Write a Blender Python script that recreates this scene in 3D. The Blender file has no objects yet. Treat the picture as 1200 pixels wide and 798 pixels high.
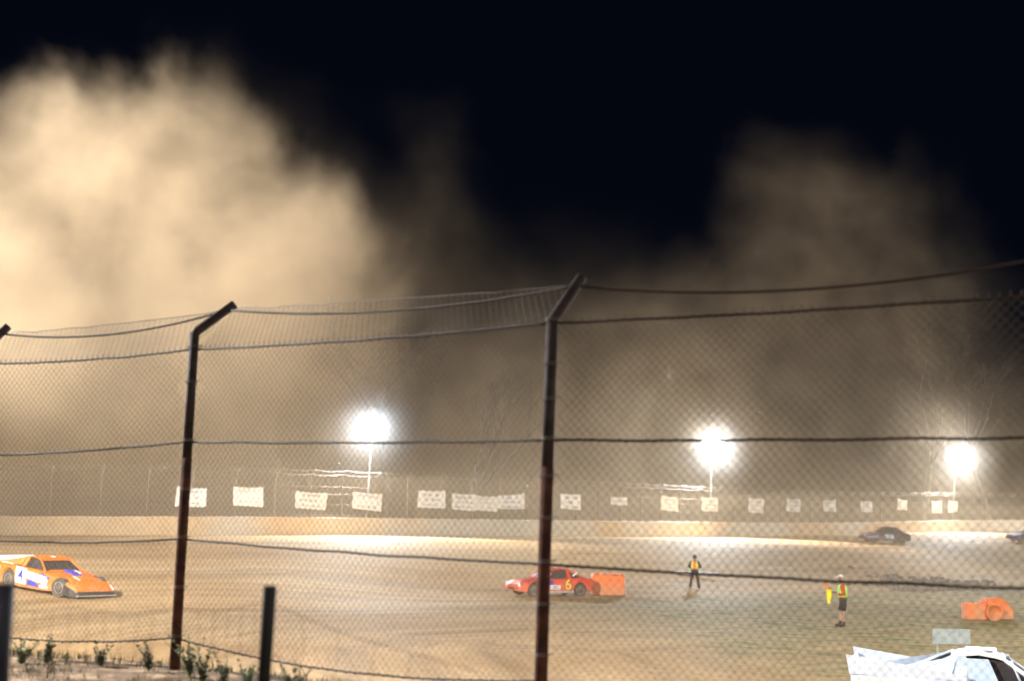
import bpy, bmesh, math, random
import numpy as np
from mathutils import Vector, Matrix, noise as mnoise
random.seed(7)
R = math.radians
S = bpy.context.scene
C = S.collection
# ------------------------------------------------------------------ camera
FPX, CZ = 1667.0, 3.27
pitch, roll = R(7.48), R(1.0)
fw = Vector((0, math.cos(pitch), math.sin(pitch)))
rt0 = Vector((1, 0, 0)); up0 = rt0.cross(fw)
rt = rt0*math.cos(roll) + up0*math.sin(roll)
up = up0*math.cos(roll) - rt0*math.sin(roll)
def P(px, py, D):
    d = fw*FPX + rt*(px-600) + up*(399-py)
    return Vector((0, 0, CZ)) + d*(D/d.y)
cam_d = bpy.data.cameras.new('camera'); cam = bpy.data.objects.new('camera', cam_d); C.objects.link(cam)
cam.matrix_world = Matrix(((rt.x, up.x, -fw.x, 0), (rt.y, up.y, -fw.y, 0), (rt.z, up.z, -fw.z, CZ), (0, 0, 0, 1)))
cam_d.sensor_width = 36; cam_d.lens = 50; cam_d.clip_end = 5000; cam_d.clip_start = 0.05
cam_d.dof.use_dof = True; cam_d.dof.focus_distance = 22; cam_d.dof.aperture_fstop = 1.55
S.camera = cam

# ------------------------------------------------------------------ materials
def newmat(name):
    m = bpy.data.materials.new(name); m.use_nodes = True
    return m, m.node_tree.nodes, m.node_tree.links, m.node_tree.nodes['Principled BSDF']
def mat(name, col, rough=.6, metal=0, var=.25, scale=6.0, col2=None, spec=.5, bump=0.0):
    m, n, l, b = newmat(name)
    b.inputs['Roughness'].default_value = rough; b.inputs['Metallic'].default_value = metal
    b.inputs['Specular IOR Level'].default_value = spec
    tc = n.new('ShaderNodeTexCoord'); nz = n.new('ShaderNodeTexNoise')
    nz.inputs['Scale'].default_value = scale; nz.inputs['Detail'].default_value = 5
    l.new(tc.outputs['Object'], nz.inputs['Vector'])
    r = n.new('ShaderNodeValToRGB'); l.new(nz.outputs['Fac'], r.inputs['Fac'])
    c2 = col2 or tuple(c*(1-var) for c in col)
    r.color_ramp.elements[0].position = .35; r.color_ramp.elements[0].color = (*c2, 1)
    r.color_ramp.elements[1].position = .65; r.color_ramp.elements[1].color = (*col, 1)
    l.new(r.outputs['Color'], b.inputs['Base Color'])
    if bump:
        bp = n.new('ShaderNodeBump'); bp.inputs['Strength'].default_value = bump; bp.inputs['Distance'].default_value = .02
        l.new(nz.outputs['Fac'], bp.inputs['Height']); l.new(bp.outputs['Normal'], b.inputs['Normal'])
    return m
def bodymat(name, col, rough=.42):
    m = mat(name, col, rough, scale=2, var=.12); n = m.node_tree.nodes; l = m.node_tree.links; b = n['Principled BSDF']
    src = b.inputs['Base Color'].links[0].from_socket; tc = n.new('ShaderNodeTexCoord')
    sx_ = n.new('ShaderNodeSeparateXYZ'); l.new(tc.outputs['Object'], sx_.inputs[0])
    nz_ = n.new('ShaderNodeTexNoise'); nz_.inputs['Scale'].default_value = 3.5; nz_.inputs['Detail'].default_value = 7; nz_.inputs['Roughness'].default_value = .7; l.new(tc.outputs['Object'], nz_.inputs['Vector'])
    a = n.new('ShaderNodeMath'); a.operation = 'MULTIPLY_ADD'; l.new(sx_.outputs['Z'], a.inputs[0]); a.inputs[1].default_value = -.9; a.inputs[2].default_value = -.55
    c = n.new('ShaderNodeMath'); c.operation = 'MULTIPLY_ADD'; c.use_clamp = True; l.new(nz_.outputs['Fac'], c.inputs[0]); c.inputs[1].default_value = 2.4; l.new(a.outputs[0], c.inputs[2])
    mx = n.new('ShaderNodeMix'); mx.data_type = 'RGBA'; l.new(c.outputs[0], mx.inputs['Factor']); l.new(src, mx.inputs['A']); mx.inputs['B'].default_value = (.36, .25, .14, 1); l.new(mx.outputs['Result'], b.inputs['Base Color'])
    return m
def emat(name, col, strength):
    m, n, l, b = newmat(name)
    b.inputs['Base Color'].default_value = (.8, .8, .8, 1)
    b.inputs['Emission Color'].default_value = (*col, 1); b.inputs['Emission Strength'].default_value = strength
    m.cycles.emission_sampling = 'NONE'
    return m
M = {
 'rust': mat('rusty_pipe', (.10, .040, .024), .95, .0, spec=.15, col2=(.035, .016, .012), scale=9, bump=.3),
 'post_dark': mat('painted_pipe', (.055, .036, .032), .8, .0, spec=.25, col2=(.02, .013, .012), scale=8),
 'galv': mat('galvanised_wire', (.22, .20, .18), .5, .4, scale=3, col2=(.10, .08, .065)),
 'cable': mat('rusty_cable', (.05, .03, .02), .7, .3, scale=20),
 'black_post': mat('black_tarred_post', (.006, .004, .004), .7, scale=12, bump=.4),
 'navy': mat('navy_post_paint', (.005, .007, .022), .6, scale=9, col2=(.003, .004, .010)),
 'grey_metal': mat('light_pole_metal', (.55, .55, .53), .4, .3, scale=2),
 'far_metal': mat('far_fence_metal', (.34, .27, .21), .6, .1, scale=2),
 'banner': mat('white_banner', (.80, .77, .72), .75, scale=2.5, var=.14),
 'banner_grey': mat('greyed_banner', (.62, .62, .60), .75, scale=2.5, var=.14),
 'ink': mat('dark_ink', (.24, .22, .23), .8), 'ink_red': mat('red_ink', (.62, .38, .32), .8),
 'ink_blue': mat('blue_ink', (.25, .24, .45), .8), 'ink_orange': mat('orange_ink', (.68, .48, .3), .8),
 'orange': bodymat('orange_bodywork', (.80, .17, .012)),
 'red': bodymat('red_bodywork', (.66, .05, .02)),
 'white': bodymat('white_bodywork', (.85, .86, .88)),
 'ice': bodymat('icy_white_bodywork', (.70, .78, .92)),
 'paleblue': mat('pale_blue_bodywork', (.55, .68, .85), .35, var=.1, scale=2),
 'purple': bodymat('dark_purple_bodywork', (.05, .035, .11)),
 'lilac': mat('lilac_bodywork', (.42, .34, .62), .35, var=.2, scale=2),
 'blue': mat('blue_livery', (.03, .06, .45), .4, var=.2, scale=2),
 'yellow': mat('yellow_paint', (.85, .72, .08), .5), 'blackp': mat('black_plastic', (.03, .028, .027), .55),
 'tyre': mat('dusty_tyre', (.13, .10, .075), .9, col2=(.04, .034, .03), scale=5),
 'rim': mat('pale_rim', (.55, .53, .5), .4, .4), 'interior': mat('dark_interior', (.025, .02, .02), .8),
 'glass': mat('dark_glass', (.04, .045, .06), .15), 'lampglass': mat('headlamp_lens', (.9, .9, .88), .1, spec=1),
 'barrier': bodymat('orange_barrier_plastic', (.82, .16, .02), .55),
 'skin': mat('skin', (.45, .26, .18), .6), 'dark_cloth': mat('dark_cloth', (.03, .026, .028), .9, scale=9),
 'lime': mat('lime_hi_vis', (.45, .95, .12), .6, var=.1), 'hi_orange': mat('orange_hi_vis', (.95, .16, .03), .6, var=.1),
 'hi_yellow': mat('yellow_hi_vis', (.9, .95, .1), .6, var=.1), 'silver': mat('silver_reflective_tape', (.8, .85, .88), .3, .1),
 'red_cloth': mat('red_shirt_cloth', (.6, .06, .04), .9), 'cap': mat('white_cap_cloth', (.8, .8, .78), .8),
 'hair': mat('dark_hair', (.02, .015, .012), .8), 'boot': mat('dark_boot', (.03, .022, .02), .7),
 'flag_orange': mat('orange_flag_cloth', (.9, .2, .04), .8), 'flag_yellow': mat('yellow_flag_cloth', (.95, .72, .02), .8),
 'wood': mat('wooden_stick', (.3, .2, .1), .8), 'bark': mat('bleached_bark', (.17, .15, .13), .85, scale=3, col2=(.09, .08, .07)),
 'weed': mat('weed_leaf', (.15, .15, .07), .8, scale=20, col2=(.07, .075, .035)),
 'weed_pale': mat('pale_weed_leaf', (.17, .22, .11), .7, scale=20), 'dry': mat('dry_grass', (.26, .20, .10), .9, scale=9, col2=(.10, .09, .04)),
 'whitepipe': mat('white_pipe_paint', (.85, .86, .9), .35), 'greyboard': mat('pale_grey_board', (.42, .47, .47), .5),
 'clod': mat('grey_clod', (.22, .19, .16), .95, scale=2, bump=.5),
}
# concrete wall with dirt, joints
def wall_mat():
    m, n, l, b = newmat('dusty_concrete'); b.inputs['Roughness'].default_value = .85
    tc = n.new('ShaderNodeTexCoord')
    nz = n.new('ShaderNodeTexNoise'); nz.inputs['Scale'].default_value = .09; nz.inputs['Detail'].default_value = 4
    l.new(tc.outputs['Object'], nz.inputs['Vector'])
    r = n.new('ShaderNodeValToRGB'); l.new(nz.outputs['Fac'], r.inputs['Fac'])
    r.color_ramp.elements[0].position = .42; r.color_ramp.elements[0].color = (.60, .42, .24, 1)
    r.color_ramp.elements[1].position = .56; r.color_ramp.elements[1].color = (.62, .56, .47, 1)
    n2 = n.new('ShaderNodeTexNoise'); n2.inputs['Scale'].default_value = 1.3; n2.inputs['Detail'].default_value = 6
    l.new(tc.outputs['Object'], n2.inputs['Vector'])
    mx = n.new('ShaderNodeMix'); mx.data_type = 'RGBA'; mx.blend_type = 'MULTIPLY'; mx.inputs['Factor'].default_value = .45
    l.new(r.outputs['Color'], mx.inputs['A']); l.new(n2.outputs['Color'], mx.inputs['B'])
    hs = n.new('ShaderNodeHueSaturation'); hs.inputs['Saturation'].default_value = .0
    l.new(n2.outputs['Color'], hs.inputs['Color']); l.new(hs.outputs['Color'], mx.inputs['B'])
    l.new(mx.outputs['Result'], b.inputs['Base Color'])
    return m
M['concrete'] = wall_mat()
def ground_mat():
    m, n, l, b = newmat('packed_clay')
    b.inputs['Specular IOR Level'].default_value = .03
    at = n.new('ShaderNodeAttribute'); at.attribute_name = 'gmask'   # R: grass, G: distance to wall / 60, B: mound
    sep = n.new('ShaderNodeSeparateColor'); l.new(at.outputs['Color'], sep.inputs['Color'])
    tc = n.new('ShaderNodeTexCoord')
    def nz(scale, det=5, vec=None, rough=.55):
        q = n.new('ShaderNodeTexNoise'); q.inputs['Scale'].default_value = scale; q.inputs['Detail'].default_value = det
        q.inputs['Roughness'].default_value = rough
        l.new(vec or tc.outputs['Object'], q.inputs['Vector']); return q.outputs['Fac']
    def ramp(fac, stops):
        q = n.new('ShaderNodeValToRGB'); l.new(fac, q.inputs['Fac'])
        while len(q.color_ramp.elements) < len(stops): q.color_ramp.elements.new(.5)
        for e, (p, c) in zip(q.color_ramp.elements, stops): e.position = p; e.color = (*c, 1)
        return q.outputs['Color']
    def mix(f, a, bb, blend='MIX'):
        q = n.new('ShaderNodeMix'); q.data_type = 'RGBA'; q.blend_type = blend
        if isinstance(f, float): q.inputs['Factor'].default_value = f
        else: l.new(f, q.inputs['Factor'])
        l.new(a, q.inputs['A']); l.new(bb, q.inputs['B']); return q.outputs['Result']
    # racing-line coordinates: u across the track (distance to wall), w along it
    cm = n.new('ShaderNodeCombineXYZ'); at2 = n.new('ShaderNodeAttribute'); at2.attribute_name = 'tcoord'
    sx = n.new('ShaderNodeSeparateXYZ'); l.new(at2.outputs['Vector'], sx.inputs['Vector'])
    def mul(a, k):
        q = n.new('ShaderNodeMath'); q.operation = 'MULTIPLY'; l.new(a, q.inputs[0]); q.inputs[1].default_value = k; return q.outputs[0]
    l.new(mul(sx.outputs['X'], 1.0), cm.inputs['X']); l.new(mul(sx.outputs['Y'], .035), cm.inputs['Y'])
    streak = nz(.55, 6, cm.outputs['Vector'], .6)
    streak_f = nz(3.2, 5, cm.outputs['Vector'], .65)
    clay = ramp(nz(.06, 6), [(.35, (.42, .265, .13)), (.5, (.51, .345, .185)), (.66, (.57, .42, .255))])
    st = ramp(streak, [(.36, (.42, .38, .34)), (.5, (.86, .84, .82)), (.62, (1.1, 1.1, 1.1))])
    clay = mix(.55, clay, st, 'MULTIPLY')
    clay = mix(.35, clay, ramp(streak_f, [(.35, (.5, .45, .4)), (.6, (1.1, 1.1, 1.1))]), 'MULTIPLY')
    clay = mix(.30, clay, ramp(nz(2.5, 6), [(.3, (.55, .52, .5)), (.65, (1.15, 1.15, 1.15))]), 'MULTIPLY')
    grass = ramp(nz(1.2, 6), [(.35, (.16, .145, .045)), (.6, (.36, .29, .15))])
    gm = n.new('ShaderNodeMath'); gm.operation = 'ADD'; l.new(sep.outputs['Red'], gm.inputs[0])
    nn = n.new('ShaderNodeMath'); nn.operation = 'MULTIPLY_ADD'; l.new(nz(.35, 6), nn.inputs[0]); nn.inputs[1].default_value = 3.0; nn.inputs[2].default_value = -1.35
    l.new(nn.outputs[0], gm.inputs[1])
    gk = n.new('ShaderNodeMath'); gk.operation = 'MULTIPLY'; gk.use_clamp = True; l.new(gm.outputs[0], gk.inputs[0]); l.new(sep.outputs['Red'], gk.inputs[1])
    c = mix(gk.outputs[0], clay, grass)
    mound = ramp(nz(5, 8), [(.3, (.09, .055, .035)), (.5, (.23, .155, .10)), (.7, (.48, .34, .21))])
    c = mix(sep.outputs['Blue'], c, mound)
    l.new(c, b.inputs['Base Color'])
    rr = n.new('ShaderNodeMapRange'); l.new(streak, rr.inputs['Value']); rr.inputs['To Min'].default_value = .6; rr.inputs['To Max'].default_value = .95
    l.new(rr.outputs['Result'], b.inputs['Roughness'])
    bp = n.new('ShaderNodeBump'); bp.inputs['Strength'].default_value = .5; bp.inputs['Distance'].default_value = .12
    l.new(nz(1.7, 8), bp.inputs['Height']); l.new(bp.outputs['Normal'], b.inputs['Normal'])
    return m
M['clay'] = ground_mat()

# ------------------------------------------------------------------ object helpers
def tag(o, label=None, cat=None, group=None, kind=None):
    if label: o['label'] = label
    if cat: o['category'] = cat
    if group: o['group'] = group
    if kind: o['kind'] = kind
    return o
def empty(name, loc, rz=0, label=None, cat=None, group=None):
    o = bpy.data.objects.new(name, None); C.objects.link(o); o.location = loc; o.rotation_euler = (0, 0, rz)
    o.empty_display_size = .3
    return tag(o, label, cat, group)
class MB:
    def __init__(s): s.v = []; s.f = []; s.m = []; s.sm = []
    def add(s, vs, fs, mi=0, smooth=False):
        k = len(s.v); s.v += [tuple(v) for v in vs]
        for f in fs: s.f.append(tuple(i+k for i in f)); s.m.append(mi); s.sm.append(smooth)
    def box(s, c, d, rz=0, mi=0, rx=0, ry=0):
        x, y, z = d[0]/2, d[1]/2, d[2]/2
        Mx = Matrix.Rotation(rz, 3, 'Z') @ Matrix.Rotation(ry, 3, 'Y') @ Matrix.Rotation(rx, 3, 'X')
        vs = [Vector(c)+Mx@Vector(p) for p in ((-x,-y,-z),(x,-y,-z),(x,y,-z),(-x,y,-z),(-x,-y,z),(x,-y,z),(x,y,z),(-x,y,z))]
        s.add(vs, [(0,3,2,1),(4,5,6,7),(0,1,5,4),(1,2,6,5),(2,3,7,6),(3,0,4,7)], mi)
    def hexa(s, vs, mi=0):
        s.add(vs, [(0,3,2,1),(4,5,6,7),(0,1,5,4),(1,2,6,5),(2,3,7,6),(3,0,4,7)], mi)
    def tube(s, pts, rad, n=8, mi=0, caps=True, smooth=True):
        pts = [Vector(p) for p in pts]; k = len(pts)
        if not hasattr(rad, '__len__'): rad = [rad]*k
        vs = []; ref = None
        for i, p in enumerate(pts):
            t = (pts[min(i+1, k-1)]-pts[max(i-1, 0)])
            t = t.normalized() if t.length > 1e-9 else Vector((0, 0, 1))
            if ref is None:
                ref = Vector((0, 0, 1)) if abs(t.z) < .9 else Vector((1, 0, 0))
            a = t.cross(ref); a.normalize(); b = a.cross(t); ref = b
            for j in range(n):
                q = 2*math.pi*j/n
                vs.append(p+(a*math.cos(q)+b*math.sin(q))*rad[i])
        fs = [(i*n+j, i*n+(j+1) % n, (i+1)*n+(j+1) % n, (i+1)*n+j) for i in range(k-1) for j in range(n)]
        if caps: fs += [tuple(range(n))[::-1], tuple((k-1)*n+j for j in range(n))]
        s.add(vs, fs, mi, smooth)
    def loft(s, rings, mi=0, caps=True, smooth=False, closed=True):
        n = len(rings[0]); vs = [p for r in rings for p in r]
        fs = [(i*n+j, i*n+(j+1) % n, (i+1)*n+(j+1) % n, (i+1)*n+j) for i in range(len(rings)-1) for j in range(n if closed else n-1)]
        if caps: fs += [tuple(range(n))[::-1], tuple((len(rings)-1)*n+j for j in range(n))]
        s.add(vs, fs, mi, smooth)
    def lathe(s, prof, c, axis='y', n=24, mi=0):
        rings = []
        for (a, r) in prof:
            ring = []
            for j in range(n):
                q = 2*math.pi*j/n
                p = {'y': (r*math.cos(q), a, r*math.sin(q)), 'z': (r*math.cos(q), r*math.sin(q), a)}[axis]
                ring.append(Vector(c)+Vector(p))
            rings.append(ring)
        s.loft(rings, mi, True, True)
    def build(s, name, mats, parent=None, bevel=0):
        me = bpy.data.meshes.new(name); me.from_pydata(s.v, [], s.f)
        if not isinstance(mats, (list, tuple)): mats = [mats]
        for m in mats: me.materials.append(m)
        me.polygons.foreach_set('material_index', s.m); me.polygons.foreach_set('use_smooth', s.sm)
        bm = bmesh.new(); bm.from_mesh(me); bmesh.ops.recalc_face_normals(bm, faces=bm.faces)
        bm.to_mesh(me); bm.free(); me.update()
        o = bpy.data.objects.new(name, me); C.objects.link(o)
        if parent is not None: o.parent = parent
        if bevel:
            md = o.modifiers.new('bevel', 'BEVEL'); md.width = bevel; md.segments = 2; md.limit_method = 'ANGLE'
        return o
def copy_tree(o, parent=None):
    c = o.copy(); C.objects.link(c)
    if parent is not None: c.parent = parent
    for ch in list(o.children): copy_tree(ch, c)
    return c
def evaluated(o):
    dg = bpy.context.evaluated_depsgraph_get(); dg.update()
    return bpy.data.meshes.new_from_object(o.evaluated_get(dg))
def boolean_cut(o, cutters):
    obs = []
    for cm in cutters:
        c = cm.build('cutter', M['interior'], o.parent); obs.append(c)
        md = o.modifiers.new('cut', 'BOOLEAN'); md.object = c; md.operation = 'DIFFERENCE'; md.solver = 'EXACT'
    me = evaluated(o); o.modifiers.clear(); o.data = me
    for c in obs: bpy.data.objects.remove(c, do_unlink=True)
def text_mesh(txt, size, name, m, parent, mtx, extr=.006):
    cu = bpy.data.curves.new('txt', 'FONT'); cu.body = txt; cu.size = size; cu.align_x = 'CENTER'; cu.align_y = 'CENTER'; cu.extrude = extr; cu.offset = size*.004
    t = bpy.data.objects.new('txt', cu); C.objects.link(t)
    me = evaluated(t); bpy.data.objects.remove(t, do_unlink=True)
    me.materials.clear(); me.materials.append(m)
    o = bpy.data.objects.new(name, me); C.objects.link(o); o.parent = parent; o.matrix_local = mtx
    return o

# ------------------------------------------------------------------ terrain
# wall control points: photo column, distance, top row, base row
WC = [(-60, 84, 604.5, 627), (0, 88, 604.5, 627), (290, 94, 605, 627), (434, 101, 606.5, 627), (602, 110, 608.5, 628), (835, 130, 611.5, 629),
      (1000, 150, 612, 625), (1120, 165, 609.5, 623), (1200, 175, 609, 622), (1290, 186, 609, 622)]
wp = []
for px, D, yt, yb in WC:
    b_ = P(px, yb, D); t_ = P(px, yt, D); wp.append((b_.x, b_.y, b_.z, t_.z))
left = [(-52, 22, 1.9, 3.1), (-54, 40, 2.2, 3.4), (-51, 58, 2.35, 3.55), (-44, 74, 2.4, 3.6)]
W4 = left + wp + [(wp[-1][0]+22, wp[-1][1]+14, wp[-1][2], wp[-1][3])]
# smooth resample (Catmull-Rom)
def resample(pts, step):
    pts = [np.array(p, float) for p in pts]; out = []
    ext = [2*pts[0]-pts[1]]+pts+[2*pts[-1]-pts[-2]]
    for i in range(1, len(ext)-2):
        p0, p1, p2, p3 = ext[i-1:i+3]; L = np.linalg.norm((p2-p1)[:2]); n = max(1, int(L/step))
        for k in range(n):
            t = k/n
            out.append(.5*((2*p1)+(-p0+p2)*t+(2*p0-5*p1+4*p2-p3)*t*t+(-p0+3*p1-3*p2+p3)*t**3))
    out.append(pts[-1]); return np.array(out)
WALL = resample(W4, 1.2)
seglen = np.r_[0, np.cumsum(np.linalg.norm(np.diff(WALL[:, :2], axis=0), axis=1))]
def wall_query(X, Y):
    """distance to wall (positive = track side), arc position, base z"""
    sh = X.shape; q = np.stack([X.ravel(), Y.ravel()], 1)
    best = np.full(len(q), 1e9); u = np.zeros(len(q)); zb = np.zeros(len(q)); sg = np.ones(len(q))
    for i in range(len(WALL)-1):
        a = WALL[i, :2]; b = WALL[i+1, :2]; ab = b-a; L2 = ab@ab
        t = np.clip(((q-a)@ab)/L2, 0, 1); d = q-(a+t[:, None]*ab); dd = np.hypot(d[:, 0], d[:, 1])
        m = dd < best-1e-9
        best[m] = dd[m]; u[m] = (seglen[i]+t*math.sqrt(L2))[m]; zb[m] = (WALL[i, 2]+t*(WALL[i+1, 2]-WALL[i, 2]))[m]
        cr = ab[0]*(q[:, 1]-a[1])-ab[1]*(q[:, 0]-a[0]); sg[m] = np.where(cr[m] > 0, -1, 1)
    return (best*sg).reshape(sh), u.reshape(sh), zb.reshape(sh)
# near fence posts: base point pixels + depth
POSTS = [((-42, 742), (-36, 426), 11.9), ((204, 782), (228, 390), 10.8), ((632, 836), (647, 376), 8.6), ((1385, 900), (1392, 332), 7.1), ((2300, 960), (2300, 260), 5.4)]
FL = [(-14, 15.2)] + [(P(*a, d).x, d) for a, _, d in POSTS] + [(12, 2.4)]
def fence_y(x):
    return np.interp(x, [p[0] for p in FL], [p[1] for p in FL])
PROF_D = [-5, 0, 10, 18, 26, 34, 42, 50]; PROF_V = [1, 1, .93, .80, .52, .22, .05, 0]
def ss(a, b, x):
    t = np.clip((x-a)/(b-a), 0, 1); return t*t*(3-2*t)
def height(X, Y):
    d, u, zb = wall_query(X, Y)
    g = 1+1.2*ss(-12, 0, X)*ss(40, 60, Y)
    z = zb*np.interp(np.where(d > 18, 18+(d-18)*g, d), PROF_D, PROF_V)
    e = Y-fence_y(X)
    mo = 1-ss(.35, 5.2, e)
    crest = 2.17-.5*ss(0, -9, -np.abs(e)*np.where(e < 0, 1, 0)*-1)*0
    crest = 2.17 - .5*ss(2.5, 8.5, -e)
    rough = np.vectorize(lambda a, b: mnoise.noise((a*.9, b*.9, 0)))(X, Y)
    rough2 = np.vectorize(lambda a, b: mnoise.noise((a*4, b*4, 3)))(X, Y)
    z = z*(1-mo) + mo*(crest + rough*.05*mo + rough2*.03*mo)
    return z + rough*.02, d, u, mo
def hz(x, y):
    return float(height(np.array([[float(x)]]), np.array([[float(y)]]))[0][0, 0])
xs = np.r_[-1500, -900, -500, -300, -180, np.arange(-120, -8, 2.0), np.arange(-8, 8, .33), np.arange(8, 160, 2.0), 180, 240, 350, 600, 1000, 1500]
ys = np.r_[-300, -100, -40, -10, np.arange(-4, 4, 1.0), np.arange(4, 16, .25), np.arange(16, 40, .9), np.arange(40, 200, 1.6), 210, 230, 260, 320, 420, 600, 1000, 2000, 3000]
X, Y = np.meshgrid(xs, ys)
Z, Dd, U, MO = height(X, Y)
ny, nx = X.shape
# grass patch: infield, right of centre
def infield_mask(X, Y, D):
    a = ss(30, 37, D)*ss(-3, 8, X-(Y-60)*-.12)*ss(24.5, 31, Y)*(1-MO)
    return a
GR = infield_mask(X, Y, Dd)*.85 + .0
GR = np.where(Dd < -.5, .7, GR)
V = np.stack([X, Y, Z], 2).reshape(-1, 3)
faces = {'ground': [], 'dirt_track': [], 'infield': []}
GRf = GR.reshape(-1); Df = Dd.reshape(-1); Mf = MO.reshape(-1); If = infield_mask(X, Y, Dd).reshape(-1)
for j in range(ny-1):
    for i in range(nx-1):
        q = (j*nx+i, j*nx+i+1, (j+1)*nx+i+1, (j+1)*nx+i)
        mo = max(Mf[k] for k in q); dm = max(Df[k] for k in q)
        if mo > .02 or dm < 0 or dm > 90: k_ = 'ground'
        elif np.mean([If[k] for k in q]) > .5: k_ = 'infield'
        else: k_ = 'dirt_track'
        faces[k_].append(q)
for nm, fs in faces.items():
    used = sorted({k for f in fs for k in f}); mp = {k: i for i, k in enumerate(used)}
    me = bpy.data.meshes.new(nm); me.from_pydata([tuple(V[k]) for k in used], [], [tuple(mp[k] for k in f) for f in fs])
    me.materials.append(M['clay'])
    me.polygons.foreach_set('use_smooth', [True]*len(me.polygons))
    ca = me.attributes.new('gmask', 'FLOAT_COLOR', 'POINT')
    ca.data.foreach_set('color', [c for k in used for c in (float(GRf[k]), float(np.clip(Df[k]/60, 0, 1)), float(np.clip(Mf[k]*1.3-.3, 0, 1)), 1.0)])
    va = me.attributes.new('tcoord', 'FLOAT_VECTOR', 'POINT'); Uf = U.reshape(-1)
    va.data.foreach_set('vector', [c for k in used for c in (float(Df[k]), float(Uf[k]), 0.0)])
    me.update()
    o = bpy.data.objects.new(nm, me); C.objects.link(o); tag(o, kind='structure')

# ------------------------------------------------------------------ concrete wall
def wall_dir(i):
    a = WALL[max(i-1, 0), :2]; b = WALL[min(i+1, len(WALL)-1), :2]; t = b-a; t /= np.linalg.norm(t)
    return t, np.array([t[1], -t[0]])      # tangent, normal toward track
mb = MB(); rings = []
for i in range(len(WALL)):
    t, nrm = wall_dir(i); x, y, zb, zt = WALL[i]; zt += .05*mnoise.noise((i*.8, 0, 0))
    a = np.array([x, y]); o1 = a+nrm*.18; o2 = a+nrm*.1; i1 = a-nrm*.1
    rings.append([Vector((o1[0], o1[1], zb-.3)), Vector((o2[0], o2[1], zt-.03)), Vector((a[0]+nrm[0]*.07, a[1]+nrm[1]*.07, zt)), Vector((i1[0], i1[1], zt)), Vector((i1[0], i1[1], zb-.3))])
mb.loft(rings)
tag(mb.build('concrete_wall', M['concrete']), 'long pale dusty concrete wall curving round the outside of the dirt track', 'wall')

# ------------------------------------------------------------------ far catch fence
def wall_at(s):
    i = int(np.clip(np.searchsorted(seglen, s)-1, 0, len(WALL)-2)); f = (s-seglen[i])/(seglen[i+1]-seglen[i])
    return WALL[i]+(WALL[i+1]-WALL[i])*f, wall_dir(i)
ff = empty('catch_fence', (float(WALL[30, 0]), float(WALL[30, 1]), float(WALL[30, 2])), 0,
           'tall thin wire catch fence with bent topped posts standing behind the far concrete wall', 'fence')
off = Vector(ff.location)
s0 = None
for i in range(len(WALL)):
    if WALL[i, 0] > -36: s0 = seglen[i]; break
sp = s0; pidx = 0; wires = {k: [] for k in range(6)}
pts_posts = []
while sp < seglen[-1]-20 and pidx < 90:
    w, (t, nrm) = wall_at(sp); base = Vector((w[0]-nrm[0]*.35, w[1]-nrm[1]*.35, w[2]-.2)); zt = w[3]
    hh = 2.75 + .12*mnoise.noise((pidx*1.7, 5, 0)); ln = .05*mnoise.noise((pidx*.9, 9, 0))
    top = Vector((base.x+ln, base.y, zt+hh)); tip = top+Vector((nrm[0]*.42+t[0]*.12, nrm[1]*.42+t[1]*.12, .42))
    m_ = MB(); m_.tube([base-off, top-off, tip-off], .035, 6); m_.build('fence_post', M['far_metal'], ff)
    wires[0].append(tip); wires[1].append(top.lerp(tip, .35)); wires[2].append(top.lerp(base, .16))
    wires[3].append(Vector((base.x, base.y, zt+1.6))); wires[4].append(Vector((base.x, base.y, zt+.9))); wires[5].append(Vector((base.x, base.y, zt+.15)))
    sp += 2.9 + .25*mnoise.noise((pidx*3.1, 2, 0)); pidx += 1
m_ = MB()
for k, ww in wires.items():
    pts = []
    for a, b in zip(ww, ww[1:]):
        for q in (0, .33, .66): 
            p = a.lerp(b, q); p = p-Vector((0, 0, (.10 if k < 2 else .04)*math.sin(q*math.pi))); pts.append(p-off)
    m_.tube(pts, .014 if k < 2 else .009, 4)
m_.build('wire', M['far_metal'], ff)
# wide diagonal netting of the catch fence
m_ = MB()
a0 = wires[2]; b0 = wires[5]
for a, b, c, d in zip(a0, a0[1:], b0, b0[1:]):
    for q in range(0, 12):
        u0 = q/12
        for s in (1, -1):
            u1 = u0+s*.5
            if u1 < 0 or u1 > 1: continue
            m_.tube([a.lerp(b, u0)-off, c.lerp(d, u1)-off], .0035, 3, caps=False)
m_.build('netting', M['far_metal'], ff)

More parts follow.
